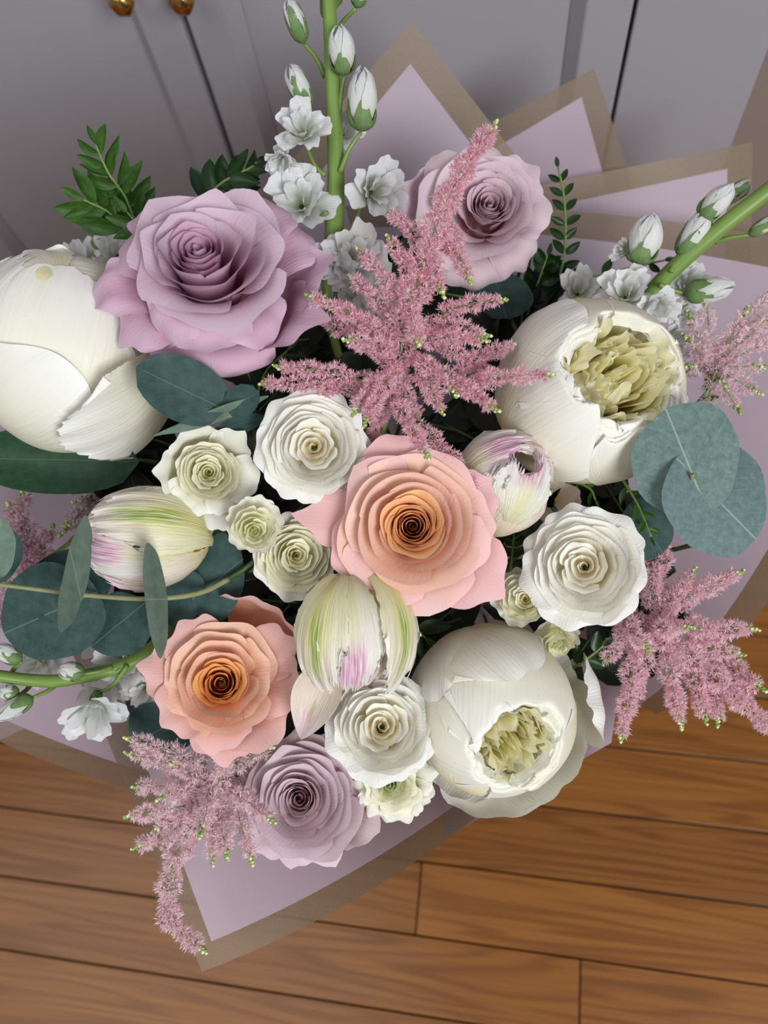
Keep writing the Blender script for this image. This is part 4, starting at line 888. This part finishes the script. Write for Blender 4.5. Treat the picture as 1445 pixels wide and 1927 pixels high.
# broad leaf
e = twig_root('broad_leaf_sprig', [(300, 870, .49), (240, 862, .48)], 'broad dark green leaf under the closed left peony', 'leaf', 5, 'stem_dark')
leaf(e, (262, 868, .475), (-60, 862, .46), 128, MT['bigleaf'], shape='oval', cup=.12, bend=.02)
leaf(e, (262, 868, .48), (135, 930, .475), 34, MT['myrtle'], shape='lance', cup=.2, roll=20)
leaf(e, (240, 650, .46), (330, 648, .45), 52, MT['myrtle'], shape='lance', cup=.2, roll=-20)
# ================================================================ SMALL LEAVED GREENERY
def sprig(label, path, ln, wd, n, seed, mat='myrtle', start=.15, spread=58, r=3, alt=True, tipleaf=True, vary=.15, name='greenery_sprig', rr=45, st=True, dj=.004):
    g = random.Random(seed)
    root = twig_root(name, path, label, 'foliage', r, 'stem', st=st, k=16)
    pts = np.array(path, float)
    cum = np.concatenate([[0], np.cumsum(np.hypot(np.diff(pts[:, 0]), np.diff(pts[:, 1])))])
    at = lambda t: [np.interp(t * cum[-1], cum, pts[:, i]) for i in range(3)]
    for i in range(n):
        t = start + (1 - start) * i / n
        x, y, d = at(t); x2, y2, _ = at(min(1, t + .05)); x1, y1, _ = at(max(0, t - .05))
        a = math.atan2(y2 - y1, x2 - x1)
        for s in ((-1, 1) if not alt else ((-1) ** i,)):
            b = a + s * math.radians(spread * g.uniform(.75, 1.2)) * (1 - .35 * t)
            l = ln * g.uniform(1 - vary, 1 + vary) * (1 - .35 * t)
            leaf(root, (x, y, d), (x + l * math.cos(b), y + l * math.sin(b), d + g.uniform(-dj, dj)), wd * l / ln, MT[mat], roll=g.uniform(-rr, rr), cup=.22, bend=g.uniform(-.04, .10), nu=7, nv=9)
    if tipleaf:
        x, y, d = at(1.0); leaf(root, (x, y, d), (x + ln * .5 * math.cos(a), y + ln * .5 * math.sin(a), d), wd * .5, MT[mat], roll=g.uniform(-rr, rr), nu=7, nv=9)
    return root
sprig('bright green leafy sprig standing at the upper left, left of the lavender rose', [(262, 435, .49), (235, 370, .48), (204, 325, .47), (180, 272, .465)], 82, 30, 7, 101, alt=False, spread=58)
sprig('fresh green sprig fanning to the left above the closed peony', [(245, 440, .485), (205, 400, .478), (158, 376, .47)], 104, 36, 4, 102, alt=False, spread=48)
sprig('yellow green leaf sprig tucked against the lavender rose', [(300, 470, .47), (262, 425, .462), (240, 400, .46)], 84, 30, 3, 103, alt=False, spread=60)
sprig('dark green glossy sprig behind the top of the lavender rose', [(380, 400, .50), (410, 350, .49), (478, 312, .485)], 72, 34, 6, 104, 'myrtle_dark', alt=False, spread=50)
sprig('dark glossy sprig between the lavender rose and the tall stock', [(430, 400, .505), (450, 350, .50), (430, 320, .49)], 60, 28, 4, 105, 'myrtle_dark', alt=False, spread=60)
sprig('upright vine sprig with small paired leaves right of the topmost rose', [(1040, 560, .53), (1062, 480, .52), (1062, 380, .515), (1050, 315, .51)], 42, 18, 8, 106, 'myrtle_dark', alt=False, spread=66, start=.12, rr=20, vary=.08)
sprig('dark trailing sprig running right behind the upper right peony', [(1020, 570, .53), (1090, 530, .525), (1180, 505, .52), (1250, 490, .515)], 42, 20, 7, 107, 'myrtle_dark', spread=66, rr=30)
sprig('dark leafy tangle under the topmost rose', [(990, 600, .53), (1010, 540, .525), (1030, 480, .52)], 50, 26, 6, 108, 'myrtle_dark', alt=False, spread=62)
sprig('small green sprig left of the round eucalyptus leaves', [(1170, 900, .47), (1200, 950, .465), (1225, 1010, .46)], 40, 16, 6, 109, 'myrtle', spread=60)
sprig('green tendril above the open white rose', [(1080, 905, .47), (1110, 920, .465), (1120, 940, .46)], 34, 10, 3, 110, 'myrtle', spread=60)
sprig('green sprig between the central peach rose and blush tulip', [(960, 1080, .48), (965, 1030, .475), (968, 990, .47)], 40, 18, 4, 111, 'myrtle_dark', alt=False, spread=60)
sprig('green leaves beside the pale rosebud at the lower right', [(1060, 1270, .48), (1110, 1235, .475), (1135, 1215, .47)], 50, 26, 4, 112, 'myrtle_dark', spread=60)
sprig('lance leaf sprig below the base of the lavender rose', [(480, 760, .49), (500, 700, .485), (540, 660, .48)], 60, 18, 5, 113, 'myrtle_dark', spread=50)
sprig('thin leaf sprig against the pale astilbe by the eucalyptus', [(1310, 760, .50), (1335, 730, .495), (1345, 700, .49)], 46, 14, 3, 114, 'myrtle', spread=50)
sprig('green leaf sprig under the left edge of the blush tulip', [(770, 1170, .47), (790, 1190, .465), (800, 1200, .46)], 70, 30, 3, 115, 'myrtle_dark', spread=50)
# filler foliage added to blacken the gaps; its leaf colour carries the shade
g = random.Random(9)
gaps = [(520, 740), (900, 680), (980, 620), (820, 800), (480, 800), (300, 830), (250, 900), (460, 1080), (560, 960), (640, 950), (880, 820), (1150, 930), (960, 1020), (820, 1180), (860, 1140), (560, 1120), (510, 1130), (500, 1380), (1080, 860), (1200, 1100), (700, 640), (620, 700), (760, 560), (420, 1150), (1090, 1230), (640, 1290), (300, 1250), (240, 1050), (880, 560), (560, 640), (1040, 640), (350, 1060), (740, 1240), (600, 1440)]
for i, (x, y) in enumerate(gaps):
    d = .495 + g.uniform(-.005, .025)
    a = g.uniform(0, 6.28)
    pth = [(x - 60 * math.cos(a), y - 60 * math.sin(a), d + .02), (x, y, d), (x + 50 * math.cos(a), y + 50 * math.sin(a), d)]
    root = twig_root('filler_greenery', pth, 'added foliage coloured near black as the shade in the gaps between the flowers', 'foliage', 3, 'stem_dark', k=6)
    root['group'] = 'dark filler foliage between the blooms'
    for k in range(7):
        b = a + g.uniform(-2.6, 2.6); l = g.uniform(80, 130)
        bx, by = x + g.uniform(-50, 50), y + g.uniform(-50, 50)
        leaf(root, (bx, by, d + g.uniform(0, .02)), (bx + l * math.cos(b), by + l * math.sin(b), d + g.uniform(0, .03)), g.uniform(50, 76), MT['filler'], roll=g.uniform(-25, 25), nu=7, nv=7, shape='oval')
